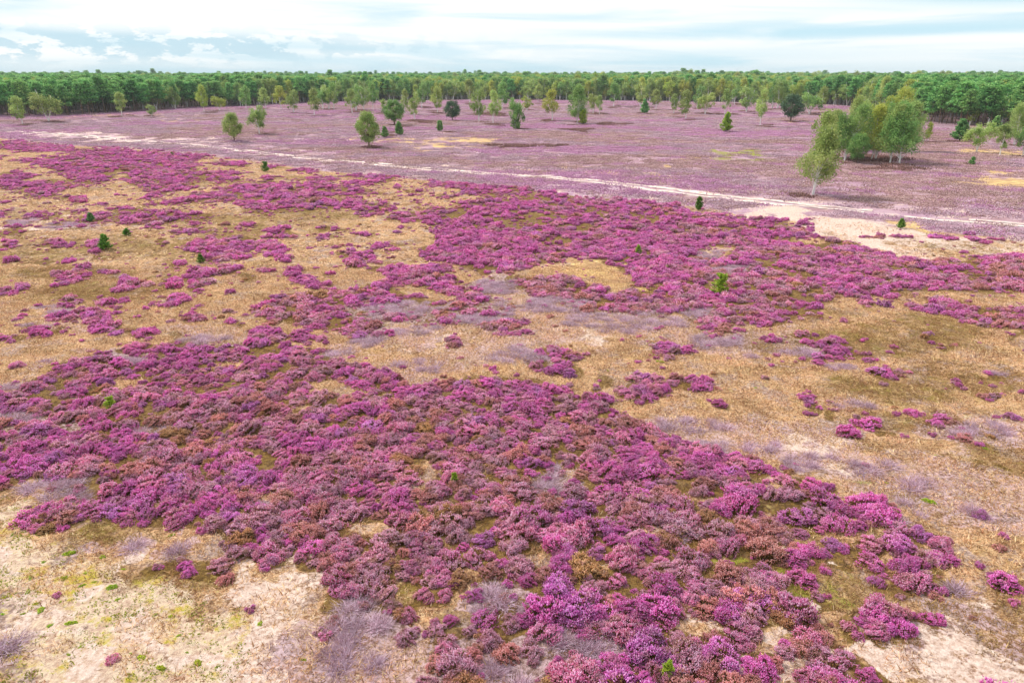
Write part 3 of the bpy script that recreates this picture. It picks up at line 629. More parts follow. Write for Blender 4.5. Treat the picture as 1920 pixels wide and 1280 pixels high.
def part(name, me, parent, loc=(0, 0, 0)):
    o = bpy.data.objects.new(name, me); COL.objects.link(o); o.parent = parent; o.location = loc; return o
def empty(name, loc, rz=0, scale=(1, 1, 1)):
    o = bpy.data.objects.new(name, None); COL.objects.link(o); o.location = loc; o.rotation_euler = (0, 0, rz); o.scale = scale
    o.empty_display_size = 0.3; return o
HUE = {'vivid': 'vivid magenta', 'violet': 'violet purple', 'pink': 'bright pink', 'mauve': 'faded mauve pink', 'rusty': 'rusty pink', 'brown': 'brown and olive'}
SPECIAL = [  # (x, y, class, diameter m, label)
 (1498,972,'violet',1.05,'round violet heather bush with moss at its foot, beside the vivid magenta bushes'),
 (1518,912,'vivid',0.75,'small intensely magenta heather bush topping the group at the right edge of the patch'),
 (1545,945,'vivid',1.15,'largest deep magenta heather bush, right next to the round violet bush'),
 (1580,965,'vivid',0.85,'deep magenta heather bush at the right tip of the foreground patch'),
 (845,1173,'vivid',0.42,'single crimson pink heather ball alone on brown mossy ground'),
 (868,1038,'vivid',0.42,'little magenta heather ball on the tan clearing beside the round violet bush'),
 (908,1028,'violet',0.72,'upright violet heather bush between the tan clearing and a round mauve bush'),
 (962,1040,'mauve',0.80,'ball-shaped mauve heather bush with clean round outline'),
 (1630,1027,'pink',0.80,'rounded pink heather bush left of the string of small bushes'),
 (1578,1243,'pink',0.66,'lone pink heather bush on pale sand near the bottom edge'),
 (1714,1100,'pink',0.95,'broad pink heather bush on dark ground, left of the silver dead tuft'),
 (1655,1081,'vivid',0.28,'tiny magenta heather ball above left of the broad pink bush'),
 (1775,1018,'pink',0.36,'tiny pink heather bush alone on the straw-coloured ground'),
 (1842,968,'violet',0.55,'flat violet heather bush growing through grey twigs'),
 (1082,965,'violet',0.95,'large violet heather bush in the middle of the foreground patch'),
 (660,720,'violet',0.6,'bright violet heather bush at the upper rim of the patch')]
SPX = np.array([pt(a[0], a[1]) for a in SPECIAL])
dsp = np.min(np.hypot(Xl[:, None]-SPX[None, :, 0], Yl[:, None]-SPX[None, :, 1])-np.array([a[3]*0.42 for a in SPECIAL])[None], 1)
keepm = dsp > 0.22
zone_labels = {
 0: 'growing in the left half of the dense foreground patch',
 1: 'growing in the middle of the dense foreground patch',
 2: 'growing at the right side of the dense foreground patch',
 3: 'standing alone on the open ground right of the patch'}
def heather(x, y, c, s, label, group):
    i = int(rng.integers(len(near_shapes)))
    z = float(gz(x, y))-0.02
    e = empty('heather_bush', (x, y, z), rng.uniform(0, 6.28), (s, s*rng.uniform(0.88, 1.12), s*rng.uniform(0.75, 1.0)))
    tag(e, label, 'heather bush', group)
    part('blossom', near_mesh[(c, i)], e); part('stems', stem_mesh[i], e)
    return e
for (px, py, c, d, lb), q in zip(SPECIAL, SPX):
    heather(q[0], q[1], c, d/0.95, lb, 'heather bushes of the foreground')
cnt = 0
for x, y, c, s, uu, k in zip(Xl, Yl, cl_, sl, ul, keepm & ind):
    if not k: continue
    z = 0 if uu < 640 else 1 if uu < 1250 else 2 if uu < 1600 else 3
    heather(x, y, CLS[c], s, f'{HUE[CLS[c]]} heather bush {zone_labels[z]}', 'heather bushes of the foreground'); cnt += 1
print('individual heather', cnt, 'rest', int((~ind).sum()))
r_ = ~ind & keepm
fprot = []
for c in CLS:
    for i, s in enumerate(far_shapes): fprot.append(mesh_from(f'far_{c}_{i}', s[0], s[1], s[2], [M[c], M['stem']], s[3]))
for c in CLS:
    for i in range(4):
        A, st_ = near_shapes[i]; q = cat([(A[0], A[1], A[2], 0), (st_[0], st_[1], st_[2], 1)])
        fprot.append(mesh_from(f'mid_{c}_{i}', q[0], q[1], q[2], [M[c], M['stem']], q[3]))
nr = int(r_.sum()); midm = Yl[r_] < 36
idx = np.where(midm, 36+cl_[r_]*4+rng.integers(0, 4, nr), cl_[r_]*6+rng.integers(0, 6, nr))
ss = sl[r_][:, None]*np.stack([rng.uniform(0.9, 1.25, nr), rng.uniform(0.85, 1.15, nr), rng.uniform(0.75, 1.12, nr)], 1)
P = np.stack([Xl[r_], Yl[r_], gz(Xl[r_], Yl[r_])-0.02], 1)
scatter('heather_shrubs', P, rng.uniform(0, 6.28, nr), ss, idx, fprot, 'purple and pink heather shrubs spread over the heath as far as the track', 'heather')

Xs, Ys = jitter(9.5, 95, 0.36)
u, v = g2px(Xs, Ys)
Hw = blur(np.minimum(1, H+0.0), 10); pr = samp(Hw, Xs, Ys, 0.6); dn = samp(H, Xs, Ys, 0.3)
okk = (v > low_edge(u)) & (rng.random(len(Xs)) < np.clip(pr*0.45, 0.022, 0.36)*np.where(dn > 0.6, 0.8, 1.0)) & (samp(SAND, Xs, Ys, 0.3) < 0.6)
Xs, Ys, u = Xs[okk], Ys[okk], u[okk]; rr = rng.random(len(Xs)); cs = np.where(rr < 0.42, 0, np.where(rr < 0.62, 2, np.where(rr < 0.8, 3, np.where(rr < 0.93, 4, 5))))
s_ = rng.uniform(0.16, 0.42, len(Xs))
scatter('heather_sprigs', np.stack([Xs, Ys, gz(Xs, Ys)-0.01], 1), rng.uniform(0, 6.28, len(Xs)), np.stack([s_*1.1, s_, s_*rng.uniform(0.7, 1.2, len(Xs))], 1), cs*6+rng.integers(0, 6, len(Xs)), fprot[:36],
        'small pink heather sprigs creeping between and around the larger bushes', 'heather')
# grey dead heather
Xd, Yd = jitter(9.5, 70, 0.62)
u, v = g2px(Xd, Yd)
gd = samp(G, Xd, Yd, 0.3); ok = (v > low_edge(u)) & (gd+(vnoise(Xd, Yd, 0.7, 3, 51)-0.5)*1.0 > 0.66) & (samp(Hs, Xd, Yd, 0.3) < 0.6)
Xd = np.concatenate([Xd[ok], Xb[dead_b]]); Yd = np.concatenate([Yd[ok], Yb[dead_b]])
DS = [(1715,908,1.25,'wide silvery dead heather tuft on straw ground above the mossy strip'), (1797,1110,0.85,'silver white dead heather tuft lying right of the broad pink bush'),
      (255,1045,0.8,'grey twiggy dead heather tuft below the left end of the patch'), (335,1052,0.8,'grey dead heather tuft beside the mossy clump, above the small pink bush'),
      (25,1235,1.0,'pale dead heather tuft at the lower left corner'), (1030,905,0.9,'grey bare twig fan in the middle of the blooming patch'),
      (490,962,0.7,'grey bare twigs between pink bushes left of the centre'), (1725,965,0.5,'small grey dead tuft right of the pink and silver bush')]
DP = np.array([pt(a[0], a[1]) for a in DS])
kd = np.min(np.hypot(Xd[:, None]-DP[None, :, 0], Yd[:, None]-DP[None, :, 1]), 1) > 0.6
Xd, Yd = Xd[kd], Yd[kd]; o_ = np.argsort(Yd); Xd, Yd = Xd[o_], Yd[o_]; u, v = g2px(Xd, Yd)
vis = (u > -20) & (u < 1940) & (v < 1300)
def dead(x, y, s, lb):
    o = bpy.data.objects.new('dead_heather', dead_mesh[int(rng.integers(5))]); COL.objects.link(o)
    o.location = (x, y, float(gz(x, y))); o.rotation_euler = (0, 0, rng.uniform(0, 6.28)); o.scale = (s, s*rng.uniform(0.7, 1.1), s*rng.uniform(0.5, 0.9))
    tag(o, lb, 'dead heather', 'grey dead heather tufts')
for (a, b, s, lb), q in zip(DS, DP): dead(q[0], q[1], s*1.3, lb)
ind = np.zeros(len(Xd), bool); k = 0
for i in range(len(Xd)):
    if vis[i] and k < 120:
        ind[i] = True; k += 1
        side = 'left of the bottom middle' if u[i] < 900 else 'in the bottom middle' if u[i] < 1200 else 'towards the lower right'
        dead(Xd[i], Yd[i], rng.uniform(0.75, 1.15), f'grey leafless dead heather tuft among the bushes {side}')
r_ = ~ind; nr = int(r_.sum()); s_ = rng.uniform(0.8, 1.4, nr)
scatter('dead_heather_tufts', np.stack([Xd[r_], Yd[r_], gz(Xd[r_], Yd[r_])], 1), rng.uniform(0, 6.28, nr),
        np.stack([s_, s_, s_*0.55], 1), rng.integers(0, 5, nr), dead_mesh, 'lilac grey dead heather lying between the blooming shrubs', 'dead heather')

# dark rows of tall old heather on the far field, and litter with painted shade below the trees, are part of the far carpet
def carpet_proto(col, n=110):
    P = np.concatenate([rng.normal(size=(n, 2))*0.72, np.zeros((n, 1))], 1)
    A = spikes(P, rng.normal(size=(n, 3))*0.4+np.array([0, 0, 1]), rng.uniform(0.10, 0.24, n), 0.055, rng.random(n))
    return mesh_from('carpet', A[0], A[1], A[2], [M[col]])
M['carpet_lilac'] = leaf_mat('low_heather_lilac', srgb(166,132,140), srgb(194,158,172), srgb(218,188,200), 0.15, 0.3, 0.02)
M['carpet_pink'] = leaf_mat('low_heather_pink', srgb(172,120,146), srgb(204,144,182), srgb(224,172,208), 0.15, 0.3, 0.02)
M['carpet_brown'] = leaf_mat('low_heather_brown', srgb(164,128,122), srgb(192,152,150), srgb(214,180,176), 0.15, 0.3, 0.02)
M['carpet_dark'] = leaf_mat('old_heather_and_tree_shade', srgb(108,78,72), srgb(142,104,96), srgb(168,128,118), 0.15, 0.3, 0.02)
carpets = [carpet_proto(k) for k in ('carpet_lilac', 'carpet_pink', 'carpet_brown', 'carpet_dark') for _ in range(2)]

# ------------------------------------------------------------------ trees
def limb_set(h, tips, origin_fn, r0):
    out = []
    for tpt in tips:
        a = origin_fn(tpt); mid = (a+tpt)/2+rng.normal(size=3)*0.1; mid[2] += 0.08*h*rng.random()
        out.append(tube([a, mid, tpt], [r0, r0*0.6, r0*0.25], 4))
    return out
def join(parts):
    Vs, Fs, o = [], [], 0
    for Vv, F in parts: Vs.append(Vv); Fs.append(F+o); o += len(Vv)
    return np.concatenate(Vs), np.concatenate(Fs)
def birch_arrays(nl, leaf, stems=1, droop=0.7, full=1.0, crown0=0.22, lean=0.0, clumps=46, cut=0.2):
    """unit birch: height 1, crown width about 0.55; drooping curtains of small leaves on several stems"""
    bark_, LP, LT = [], [], []
    for s in range(stems):
        a = rng.uniform(0, 6.28); sp = 0.0 if stems == 1 else rng.uniform(0.10, 0.20)
        hh = 1.0 if s == 0 else rng.uniform(0.78, 0.96)
        zz = np.linspace(0, hh*0.97, 8); q = zz/hh
        tx = lean*q**1.3+math.cos(a)*sp*q+0.012*np.sin(q*7+a); ty = math.sin(a)*sp*q+0.012*np.cos(q*6+a)
        pts = np.stack([tx, ty, zz], 1)
        bark_.append(tube(pts, (0.0145 if cut > 0.1 and clumps < 80 else 0.010)*(1-q*0.85)+0.0012, 6))
        for _ in range(clumps//stems):
            t_ = crown0+(1-crown0)*rng.random()**0.85
            prof = math.sin(math.pi*min(1, max(0.02, (t_-crown0*0.75)/(1.06-crown0*0.75)))**0.72)
            rad = 0.25*full*max(0.12, prof)*rng.uniform(0.25, 1.08); an = rng.uniform(0, 6.28)
            c = np.array([np.interp(t_*hh, zz, tx)+rad*math.cos(an), np.interp(t_*hh, zz, ty)+rad*math.sin(an), t_*hh*0.985])
            zb = max(0.08, c[2]-rad*1.0-0.03); a0 = np.array([np.interp(zb, zz, tx), np.interp(zb, zz, ty), zb])
            if rng.random() < 0.6: bark_.append(tube([a0, (a0+c)/2+np.array([0, 0, 0.02]), c], [0.0045, 0.003, 0.001], 4))
            m = int(nl/clumps*rng.uniform(0.6, 1.4)); cr = rng.uniform(0.028, 0.05)
            g = rng.normal(size=(m, 3))*np.array([cr, cr, cr*0.8])
            g[:, 2] -= np.abs(rng.normal(size=m))*0.065*droop; g += c
            LP.append(g); LT.append(np.full(m, rng.random()))
    LP = np.concatenate(LP); LT = np.concatenate(LT)
    k = LP[:, 2] > cut+rng.normal(size=len(LP))*0.03; LP, LT = LP[k], LT[k]
    n = len(LP)
    L = leaves(LP, rng.normal(size=(n, 3))+np.array([0, 0, 0.4]), leaf*rng.uniform(0.7, 1.3, n), np.clip(0.6*LT+0.4*rng.random(n)+(LP[:, 2]-0.5)*0.2, 0, 1))
    return join(bark_), L
def pine_arrays(nl, leaf, crown0=0.42, clumps=60, width=0.19):
    bark_ = []; zz = np.linspace(0, 0.97, 8); a = rng.uniform(0, 6.28)
    tx = 0.02*np.sin(zz*3+a); ty = 0.02*np.cos(zz*3+a)-0.02*math.cos(a)
    bark_.append(tube(np.stack([tx, ty, zz], 1), 0.0125*(1-zz*0.85), 6))
    LP, LT, LN = [], [], []
    for _ in range(clumps):
        t_ = crown0+(1-crown0)*rng.random()**0.8
        rel = (t_-crown0)/(1-crown0)
        rad = width*(1-rel**1.6*0.85)*(0.55+0.45*min(1, rel*5))*rng.uniform(0.35, 1.1); an = rng.uniform(0, 6.28)
        c = np.array([rad*math.cos(an)+np.interp(t_, zz, tx), rad*math.sin(an)+np.interp(t_, zz, ty), t_])
        zb = max(0.1, c[2]-rad*0.3); bark_.append(tube([[np.interp(zb, zz, tx), np.interp(zb, zz, ty), zb], c], [0.004, 0.0012], 4))
        m = int(nl/clumps*rng.uniform(0.6, 1.4)); g = rng.normal(size=(m, 3))*np.array([0.04, 0.04, 0.018])+c
        LP.append(g); LT.append(np.full(m, rng.random()))
    for _ in range(5):                         # dead lower branches
        zb = rng.uniform(0.18, crown0); an = rng.uniform(0, 6.28)
        bark_.append(tube([[0, 0, zb], [0.1*math.cos(an), 0.1*math.sin(an), zb+0.01]], [0.003, 0.001], 4))
    LP = np.concatenate(LP); LT = np.concatenate(LT); n = len(LP)
    L = leaves(LP, rng.normal(size=(n, 3))*0.8+np.array([0, 0, 0.9]), leaf*rng.uniform(0.7, 1.3, n), np.clip(0.6*LT+0.4*rng.random(n)+(LP[:, 2]-0.6)*0.25, 0, 1))
    return join(bark_), L
def round_arrays(nl, leaf, clumps=60):
    """dense crown almost to the ground on a short stem"""
    bark_ = [tube([[0, 0, 0], [0.01, 0, 0.3], [0, 0.01, 0.85]], [0.02, 0.014, 0.004], 6)]
    LP, LT = [], []
    for _ in range(clumps):
        d = unit(rng.normal(size=3)); rr = rng.uniform(0.55, 1.0)**0.5
        c = np.array([0.0, 0.0, 0.56])+d*np.array([0.26, 0.26, 0.40])*rr*rng.uniform(0.75, 1.12); c[:2] *= 1.25-0.6*max(0, c[2]-0.45)
        if rng.random() < 0.5: bark_.append(tube([[0, 0, max(0.15, c[2]-0.15)], c], [0.006, 0.0015], 4))
        m = int(nl/clumps*rng.uniform(0.6, 1.4)); LP.append(rng.normal(size=(m, 3))*0.044+c); LT.append(np.full(m, rng.random()))
    LP = np.concatenate(LP); LT = np.concatenate(LT); n = len(LP)
    L = leaves(LP, rng.normal(size=(n, 3))+np.array([0, 0, 0.4]), leaf*rng.uniform(0.7, 1.3, n), np.clip(0.6*LT+0.4*rng.random(n), 0, 1))
    return join(bark_), L
def young_arrays(n, ln, width=0.36, taper=1.0):
    """young pine: whorls of needle brushes down to the ground"""
    bark_ = [tube([[0, 0, 0], [0, 0, 0.9]], [0.025, 0.008], 5)]; P, D, Tn = [], [], []
    tiers = 9
    for k in range(tiers):
        z0 = 0.08+0.8*k/(tiers-1); rad = width*(1-(k/(tiers-0.3))**1.5*taper*0.9)*(0.75 if k == 0 else 1)
        for b in range(7):
            an = rng.uniform(0, 6.28); R_ = rad*rng.uniform(0.65, 1.15); tn = rng.random(); m = int(n/tiers/7)
            s = rng.uniform(0.25, 1, m)
            P.append(np.stack([np.cos(an)*R_*s, np.sin(an)*R_*s, z0+0.13*s**1.5*rng.uniform(0.4, 1)+0*s], 1)+rng.normal(size=(m, 3))*0.018)
            D.append(np.stack([np.cos(an)*np.ones(m), np.sin(an)*np.ones(m), 0.9*np.ones(m)], 1)+rng.normal(size=(m, 3))*0.7); Tn.append(np.clip(tn*0.5+rng.random(m)*0.3+s*0.3-0.05, 0, 1))
            bark_.append(tube([[0, 0, z0], [np.cos(an)*R_, np.sin(an)*R_, z0+0.1]], [0.008, 0.003], 4))
    m = n//12; P.append(np.stack([rng.normal(size=m)*0.012, rng.normal(size=m)*0.012, rng.uniform(0.82, 1.0, m)], 1)); D.append(rng.normal(size=(m, 3))*0.4+np.array([0, 0, 1])); Tn.append(rng.random(m))
    P, D, Tn = map(np.concatenate, (P, D, Tn))
    return join(bark_), spikes(P, D, ln*rng.uniform(0.7, 1.3, len(P)), ln*0.28, Tn)
KINDS = {}
def kind(key, arr, leafmats, barkmat, name):
    (bv, bf), L = arr
    bm_ = mesh_from(name+'_trunk', bv, bf, None, [M[barkmat]])
    for lm in leafmats:
        cm = mesh_from(name+'_crown', L[0], L[1], L[2], [M[lm]])
        Vv, F, tn, mi = cat([(bv, bf, 0.5, 0), (L[0], L[1], L[2], 1)])
        KINDS.setdefault((key, lm), []).append((bm_, cm, lambda Vv=Vv, F=F, tn=tn, mi=mi, lm=lm: mesh_from(name, Vv, F, tn, [M[barkmat], M[lm]], mi)))
for s in (1, 2, 3, 2): kind('big', birch_arrays(11000, 0.023, s, 0.9, 1.1, 0.2, 0, 90), ['birch_leaf', 'birch_deep', 'birch_lime'], 'birch_bark', 'birch')
for s in (1, 2, 1, 3, 1, 2): kind('birch', birch_arrays(3600, 0.034, s, 0.6, 1.0, 0.27, rng.uniform(-.05, .05)), ['birch_leaf', 'birch_lime', 'birch_deep'], 'birch_bark', 'birch')
for s in range(5): kind('pine', pine_arrays(2600, 0.044, rng.uniform(0.32, 0.46)), ['pine'], 'pine_bark', 'pine')
for s in range(2): kind('round', round_arrays(7500, 0.032, 80), ['dark_leaf', 'birch_deep', 'birch_leaf'], 'pine_bark', 'tree')
for s in range(3): kind('young', young_arrays(1700, 0.085, 0.34), ['young', 'lime_pine', 'pine'], 'pine_bark', 'young_pine')
for s in range(2): kind('sapling', young_arrays(1500, 0.075, 0.27, 0.55), ['lime_pine', 'young', 'pine'], 'pine_bark', 'sapling')
counts = {}
def tree(x, y, h, wf, key, lm, label, name, catg, group, lean=0.0, rz=None, v=None):
    L = KINDS[(key, lm)]; i = counts.get((key, lm), 0) % len(L) if v is None else v; counts[(key, lm)] = i+1
    z = float(gz(x, y))-0.02*h*0.2
    e = empty(name, (x, y, z), rng.uniform(0, 6.28) if rz is None else rz, (h*wf, h*wf, h))
    if lean: e.rotation_euler = (0, lean, 0)
    tag(e, label, catg, group)
    part('trunk', L[i][0], e); part('crown', L[i][1], e)
    return e
BG, PG = 'birches scattered over the heath', 'young pines on the heath'
W0 = {'big': 0.60, 'birch': 0.56, 'pine': 0.44, 'round': 0.62, 'young': 0.72, 'sapling': 0.62}
def T_(bx, by, top, wpx, key, lm, label, name='birch_tree', catg='birch tree', group=BG, lean=0.0, v=None):
    X_, Y_ = pt(bx, by); zc = Y_*CP+CAM_H*SP; 
    # height from the top pixel: solve for z at this ground point
    yy = 640-top; hgt = None
    # u = (Y*SP + (z-H)*CP)/(Y*CP - (z-H)*SP) = yy/FPX
    k = yy/FPX; zrel = (k*Y_*CP-Y_*SP)/(CP+k*SP); hgt = zrel+CAM_H
    wm = wpx/(FPX/zc)
    wf = wm/(hgt*W0[key])*(1.15 if key == 'big' and by > 280 else 1.0)
    tree(X_, Y_, hgt, min(1.7, max(0.5, wf)), key, lm, label, name, catg, group, lean, v=v)
B_ = 'birch_leaf'; D_ = 'birch_deep'; Y_L = 'birch_lime'
LISTED = [
 (42,233,180,34,'birch',B_,'birch at the far left edge of the heath, the lower of two'),
 (92,229,166,40,'birch',B_,'tall birch right of the leftmost one, crown touching the pines'),
 (229,220,175,27,'birch',B_,'birch standing alone before the pine edge above the pale track'),
 (285,220,196,15,'birch',B_,'very small birch alone by the pine edge, right of a larger lone birch'),
 (383,212,160,22,'birch',Y_L,'narrow birch before the dark pine edge, taller of a pair'),
 (412,209,177,20,'birch',Y_L,'shorter birch of the pair before the dark pine edge'),
 (462,205,161,25,'birch',D_,'dark leafed birch behind the pair of heath birches'),
 (499,206,165,23,'birch',B_,'thin birch directly behind the two isolated heath birches'),
 (527,206,161,27,'birch',Y_L,'bright birch with one straight white stem, left of a forked birch'),
 (551,213,168,27,'birch',B_,'forked birch with splayed white stems on a dark heather strip'),
 (590,217,165,28,'birch',B_,'birch with bright white stem at the right end of a dark heather strip'),
 (606,205,158,27,'birch',D_,'birch left in the cluster of close white stems'),
 (617,205,152,26,'birch',B_,'tallest birch in the cluster of close white stems'),
 (626,205,154,24,'birch',D_,'birch right in the cluster of close white stems'),
 (660,214,168,27,'birch',B_,'double stemmed birch right of the cluster of close stems'),
 (668,210,158,25,'birch',D_,'birch tucked behind the double stemmed one'),
 (682,207,160,23,'birch',B_,'slim birch between the double stemmed birch and the dense belt'),
 (700,206,155,25,'birch',D_,'full crowned birch behind the dark rounded tree'),
 (759,215,168,18,'birch',B_,'thin birch just right of the dark rounded tree'),
 (778,225,171,22,'birch',B_,'slender birch with single white stem between the dark round tree and dark green tree'),
 (791,203,155,26,'birch',D_,'broad birch behind the slender single stemmed one'),
 (820,212,161,25,'birch',B_,'birch behind and left of the dark green tree'),
 (440,267,211,35,'round',B_,'leaning birch with ragged brownish crown, left of the two isolated trees'),
 (487,255,193,34,'birch',B_,'isolated birch with white stem, right of the ragged leaning one'),
 (881,196,148,25,'birch',B_,'tall birch far back by the purple clearing'),
 (898,228,161,26,'birch',B_,'birch right of the dark green tree, first of three in a loose row'),
 (925,233,171,28,'birch',B_,'birch in the middle of the loose row of three'),
 (942,203,152,30,'birch',D_,'wide birch behind the loose row of three'),
 (967,244,176,27,'birch',D_,'birch nearest of the loose row of three, dark lower crown'),
 (988,207,178,20,'birch',Y_L,'small yellow green birch behind the row of three'),
 (990,188,151,30,'birch',B_,'broad birch at the forest edge behind the yellow green one'),
 (1009,192,158,20,'birch',B_,'thin white stemmed birch at the forest edge'),
 (1035,227,169,34,'birch',Y_L,'light green birch left of the biggest one in the middle'),
 (1083,232,158,42,'big',D_,'biggest birch of the middle heath with dense wide crown'),
 (1112,213,171,21,'birch',B_,'birch right behind the biggest middle birch'),
 (1124,215,178,17,'birch',B_,'small birch right of the biggest middle birch'),
 (1151,200,155,28,'birch',D_,'rounded birch on its own at the forest edge'),
 (1201,201,154,27,'birch',B_,'birch behind the dark small pine near the forest edge'),
 (1230,206,168,24,'birch',B_,'white stemmed birch right of the dark small pine'),
 (1263,213,175,17,'birch',B_,'narrow birch between the dark pine and the pair of wide birches'),
 (1285,224,168,31,'birch',B_,'wide birch with fanned white stems, nearest of its belt'),
 (1307,203,155,21,'birch',D_,'narrow birch behind the fanned white stems'),
 (1322,215,168,26,'birch',B_,'birch with splayed stem base, right of the wide one'),
 (1359,215,166,22,'birch',B_,'birch with forked white stem above the lime young tree'),
 (1377,198,151,22,'birch',D_,'thin birch at the forest edge behind the forked one'),
 (1399,212,161,30,'birch',B_,'birch with V shaped white stems'),
 (1424,238,168,28,'birch',B_,'isolated birch left of the very dark leaning tree'),
 (1448,205,148,24,'birch',D_,'birch left in the clump of many white stems'),
 (1457,206,150,24,'birch',B_,'birch in the middle of the clump of many white stems'),
 (1466,205,150,24,'birch',D_,'birch right in the clump of many white stems'),
 (1517,215,168,34,'birch',D_,'soft green birch right of the very dark leaning tree'),
 (1540,205,161,22,'birch',B_,'thin birch between the soft green one and the big group'),
 (1556,296,205,48,'big',B_,'birch at the left rear of the big right hand group'),
 (1584,301,192,52,'big',D_,'tall birch with twin white stems in the left half of the big group'),
 (1589,285,180,44,'big',B_,'birch at the back of the big group with pale top'),
 (1612,283,184,40,'big',B_,'slim birch at the back centre of the big group'),
 (1633,301,196,46,'big',Y_L,'yellow green birch in the centre of the big group'),
 (1641,300,190,40,'big',D_,'dark stemmed birch in the centre of the big group'),
 (1668,306,196,52,'big',B_,'birch with thin twin stems right of the group centre'),
 (1687,309,190,62,'big',D_,'full drooping birch at the right end of the big group'),
 (1673,262,162,52,'big',Y_L,'pale yellowish birch standing behind the big group'),
 (1700,285,190,50,'big',B_,'birch behind the right end of the big group'),
 (1817,235,181,25,'birch',Y_L,'thin yellowing birch in front of the pine block'),
 (1831,285,220,41,'birch',B_,'low round birch with white stem at the right, left of its pair'),
 (1875,292,233,38,'birch',B_,'spreading low birch with splayed stems near the right edge'),
 (1901,270,188,46,'big',B_,'tall birch at the right edge behind the low ones'),
 (1917,294,232,38,'birch',D_,'birch cut by the right edge of the picture'),
 (1740,264,226,16,'birch',Y_L,'little birch just right of the big group'),
 (722,213,186,17,'birch',B_,'small birch behind the left flank of the dark rounded tree'),
]
for a in LISTED: T_(*a[:7])
# the leaning birch beside the track, nearest of all
X_, Y_ = pt(1524, 364)
e = tree(X_, Y_, 9.6, 0.86, 'big', B_, 'leaning birch with forked white stem, nearest to the track', 'birch_tree', 'birch tree', BG, v=1)
e.rotation_euler = (0, R(9), 0.0)
OT = 'other single trees on the heath'
T_(740,237,187,38,'round','birch_deep','dark rounded broadleaf tree behind two small pines','broadleaf_tree','tree',OT)
T_(692,275,203,41,'round',B_,'olive green cone shaped tree with thin bent trunk left of two small pines','broadleaf_tree','tree',OT)
T_(849,226,186,28,'round','dark_leaf','very dark green compact tree on a dark heather strip','broadleaf_tree','tree',OT)
T_(1482,229,176,40,'round','dark_leaf','very dark leaning oval tree right of an isolated birch','broadleaf_tree','tree',OT)
T_(1093,233,206,19,'sapling','lime_pine','bright green bush at the foot of the biggest middle birch','shrub','shrub',OT)
T_(1361,248,213,24,'young','lime_pine','lime green young tree alone on the far heath','young_tree','tree',OT)
T_(1606,305,248,38,'round','birch_deep','low dark tree inside the big group of birches','broadleaf_tree','tree',OT)
YP = [(722,259,239,17,'young','pine','small round pine, left of two behind the yellow opening'),(749,255,230,19,'young','pine','small pine, right of two beside the dark rounded tree'),
 (825,249,229,15,'sapling','pine','small upright pine below the very dark compact tree'),(1208,214,188,18,'young','pine','dark small pine in front of the birches at the forest edge'),
 (1799,262,223,34,'young','pine','wide dark pine left of the low birches at the right'),(1863,252,222,22,'young','pine','dark pine behind the low birches at the right'),
 (1822,312,297,14,'young','pine','tiny pine on the heath below the low birches'),(1310,395,370,17,'sapling','young','square topped little pine at the upper rim of the heather by the sand'),
 (1688,431,413,17,'young','young','little cone shaped pine on the sandy ground at the right'),(1348,548,509,33,'sapling','lime_pine','largest lime green young pine amid the blooming heather'),
 (1197,473,456,14,'young','lime_pine','tiny yellow green pine above the straw opening'),(1250,504,496,11,'sapling','lime_pine','very tiny green seedling right above the lime pine'),
 (198,464,436,26,'young','young','dark little pine with two tops on the left straw ground'),(238,438,425,17,'young','young','small low pine above right of the twin topped one'),
 (377,491,475,17,'young','young','small pine beside the magenta ring of bushes'),(170,411,395,17,'young','pine','small dark pine at the left behind a magenta clump'),
 (497,322,303,16,'sapling','young','small upright pine at the upper edge of the bloom by the track'),(323,292,285,8,'young','young','tiny pine seedling at the upper left edge of the bloom'),
 (967,244,214,22,'young','pine','dark low pine beneath the nearest birch of the row of three')]
for a in YP: T_(*a[:7], 'young_pine', 'young pine', PG)
T_(210,777,757,24,'sapling','lime_pine','lime green seedling in the left part of the foreground heather','pine_seedling','seedling','seedlings in the heather')
T_(853,920,898,16,'sapling','lime_pine','single bright green seedling in the middle of the foreground heather','pine_seedling','seedling','seedlings in the heather')
T_(1250,1275,1245,26,'sapling','lime_pine','yellow green low shrub at the bottom edge of the picture','pine_seedling','seedling','seedlings in the heather')

# forest: nearest trees one by one, the rest as one wood
xf = []
Xf, Yf = jitter(180, 640, 4.3, 1.1)
u, v = g2px(Xf, Yf); inside = (v < forest_edge(u)+0.0)
Xf, Yf, u, v = Xf[inside], Yf[inside], u[inside], v[inside]
depth = forest_edge(u)-v
pine_p = np.clip(np.interp(u, [0, 430, 560, 700, 1250, 1500, 1680, 1760, 1920], [0.97, 0.93, 0.40, 0.22, 0.15, 0.10, 0.5, 0.95, 0.9])+(vnoise(Xf, Yf, 0.02, 2, 61)-0.5)*0.55, 0.03, 0.98)
isp = rng.random(len(Xf)) < pine_p
hf = np.where(isp, 10.6, 10.2)+(vnoise(Xf, Yf, 0.03, 2, 63)-0.5)*2.5+rng.normal(size=len(Xf))*0.8+np.clip((Yf-300)/300, 0, 1)*2.0
order = np.argsort(Yf); front = np.zeros(len(Xf), bool)
visf = (u > -10) & (u < 1930)
kp = kb = 0
rank = np.argsort(depth)
for i in rank:
    if not visf[i]: continue
    if isp[i] and kp < 190: front[i] = True; kp += 1
    elif not isp[i] and kb < 170: front[i] = True; kb += 1
FG = 'trees along the forest edge'
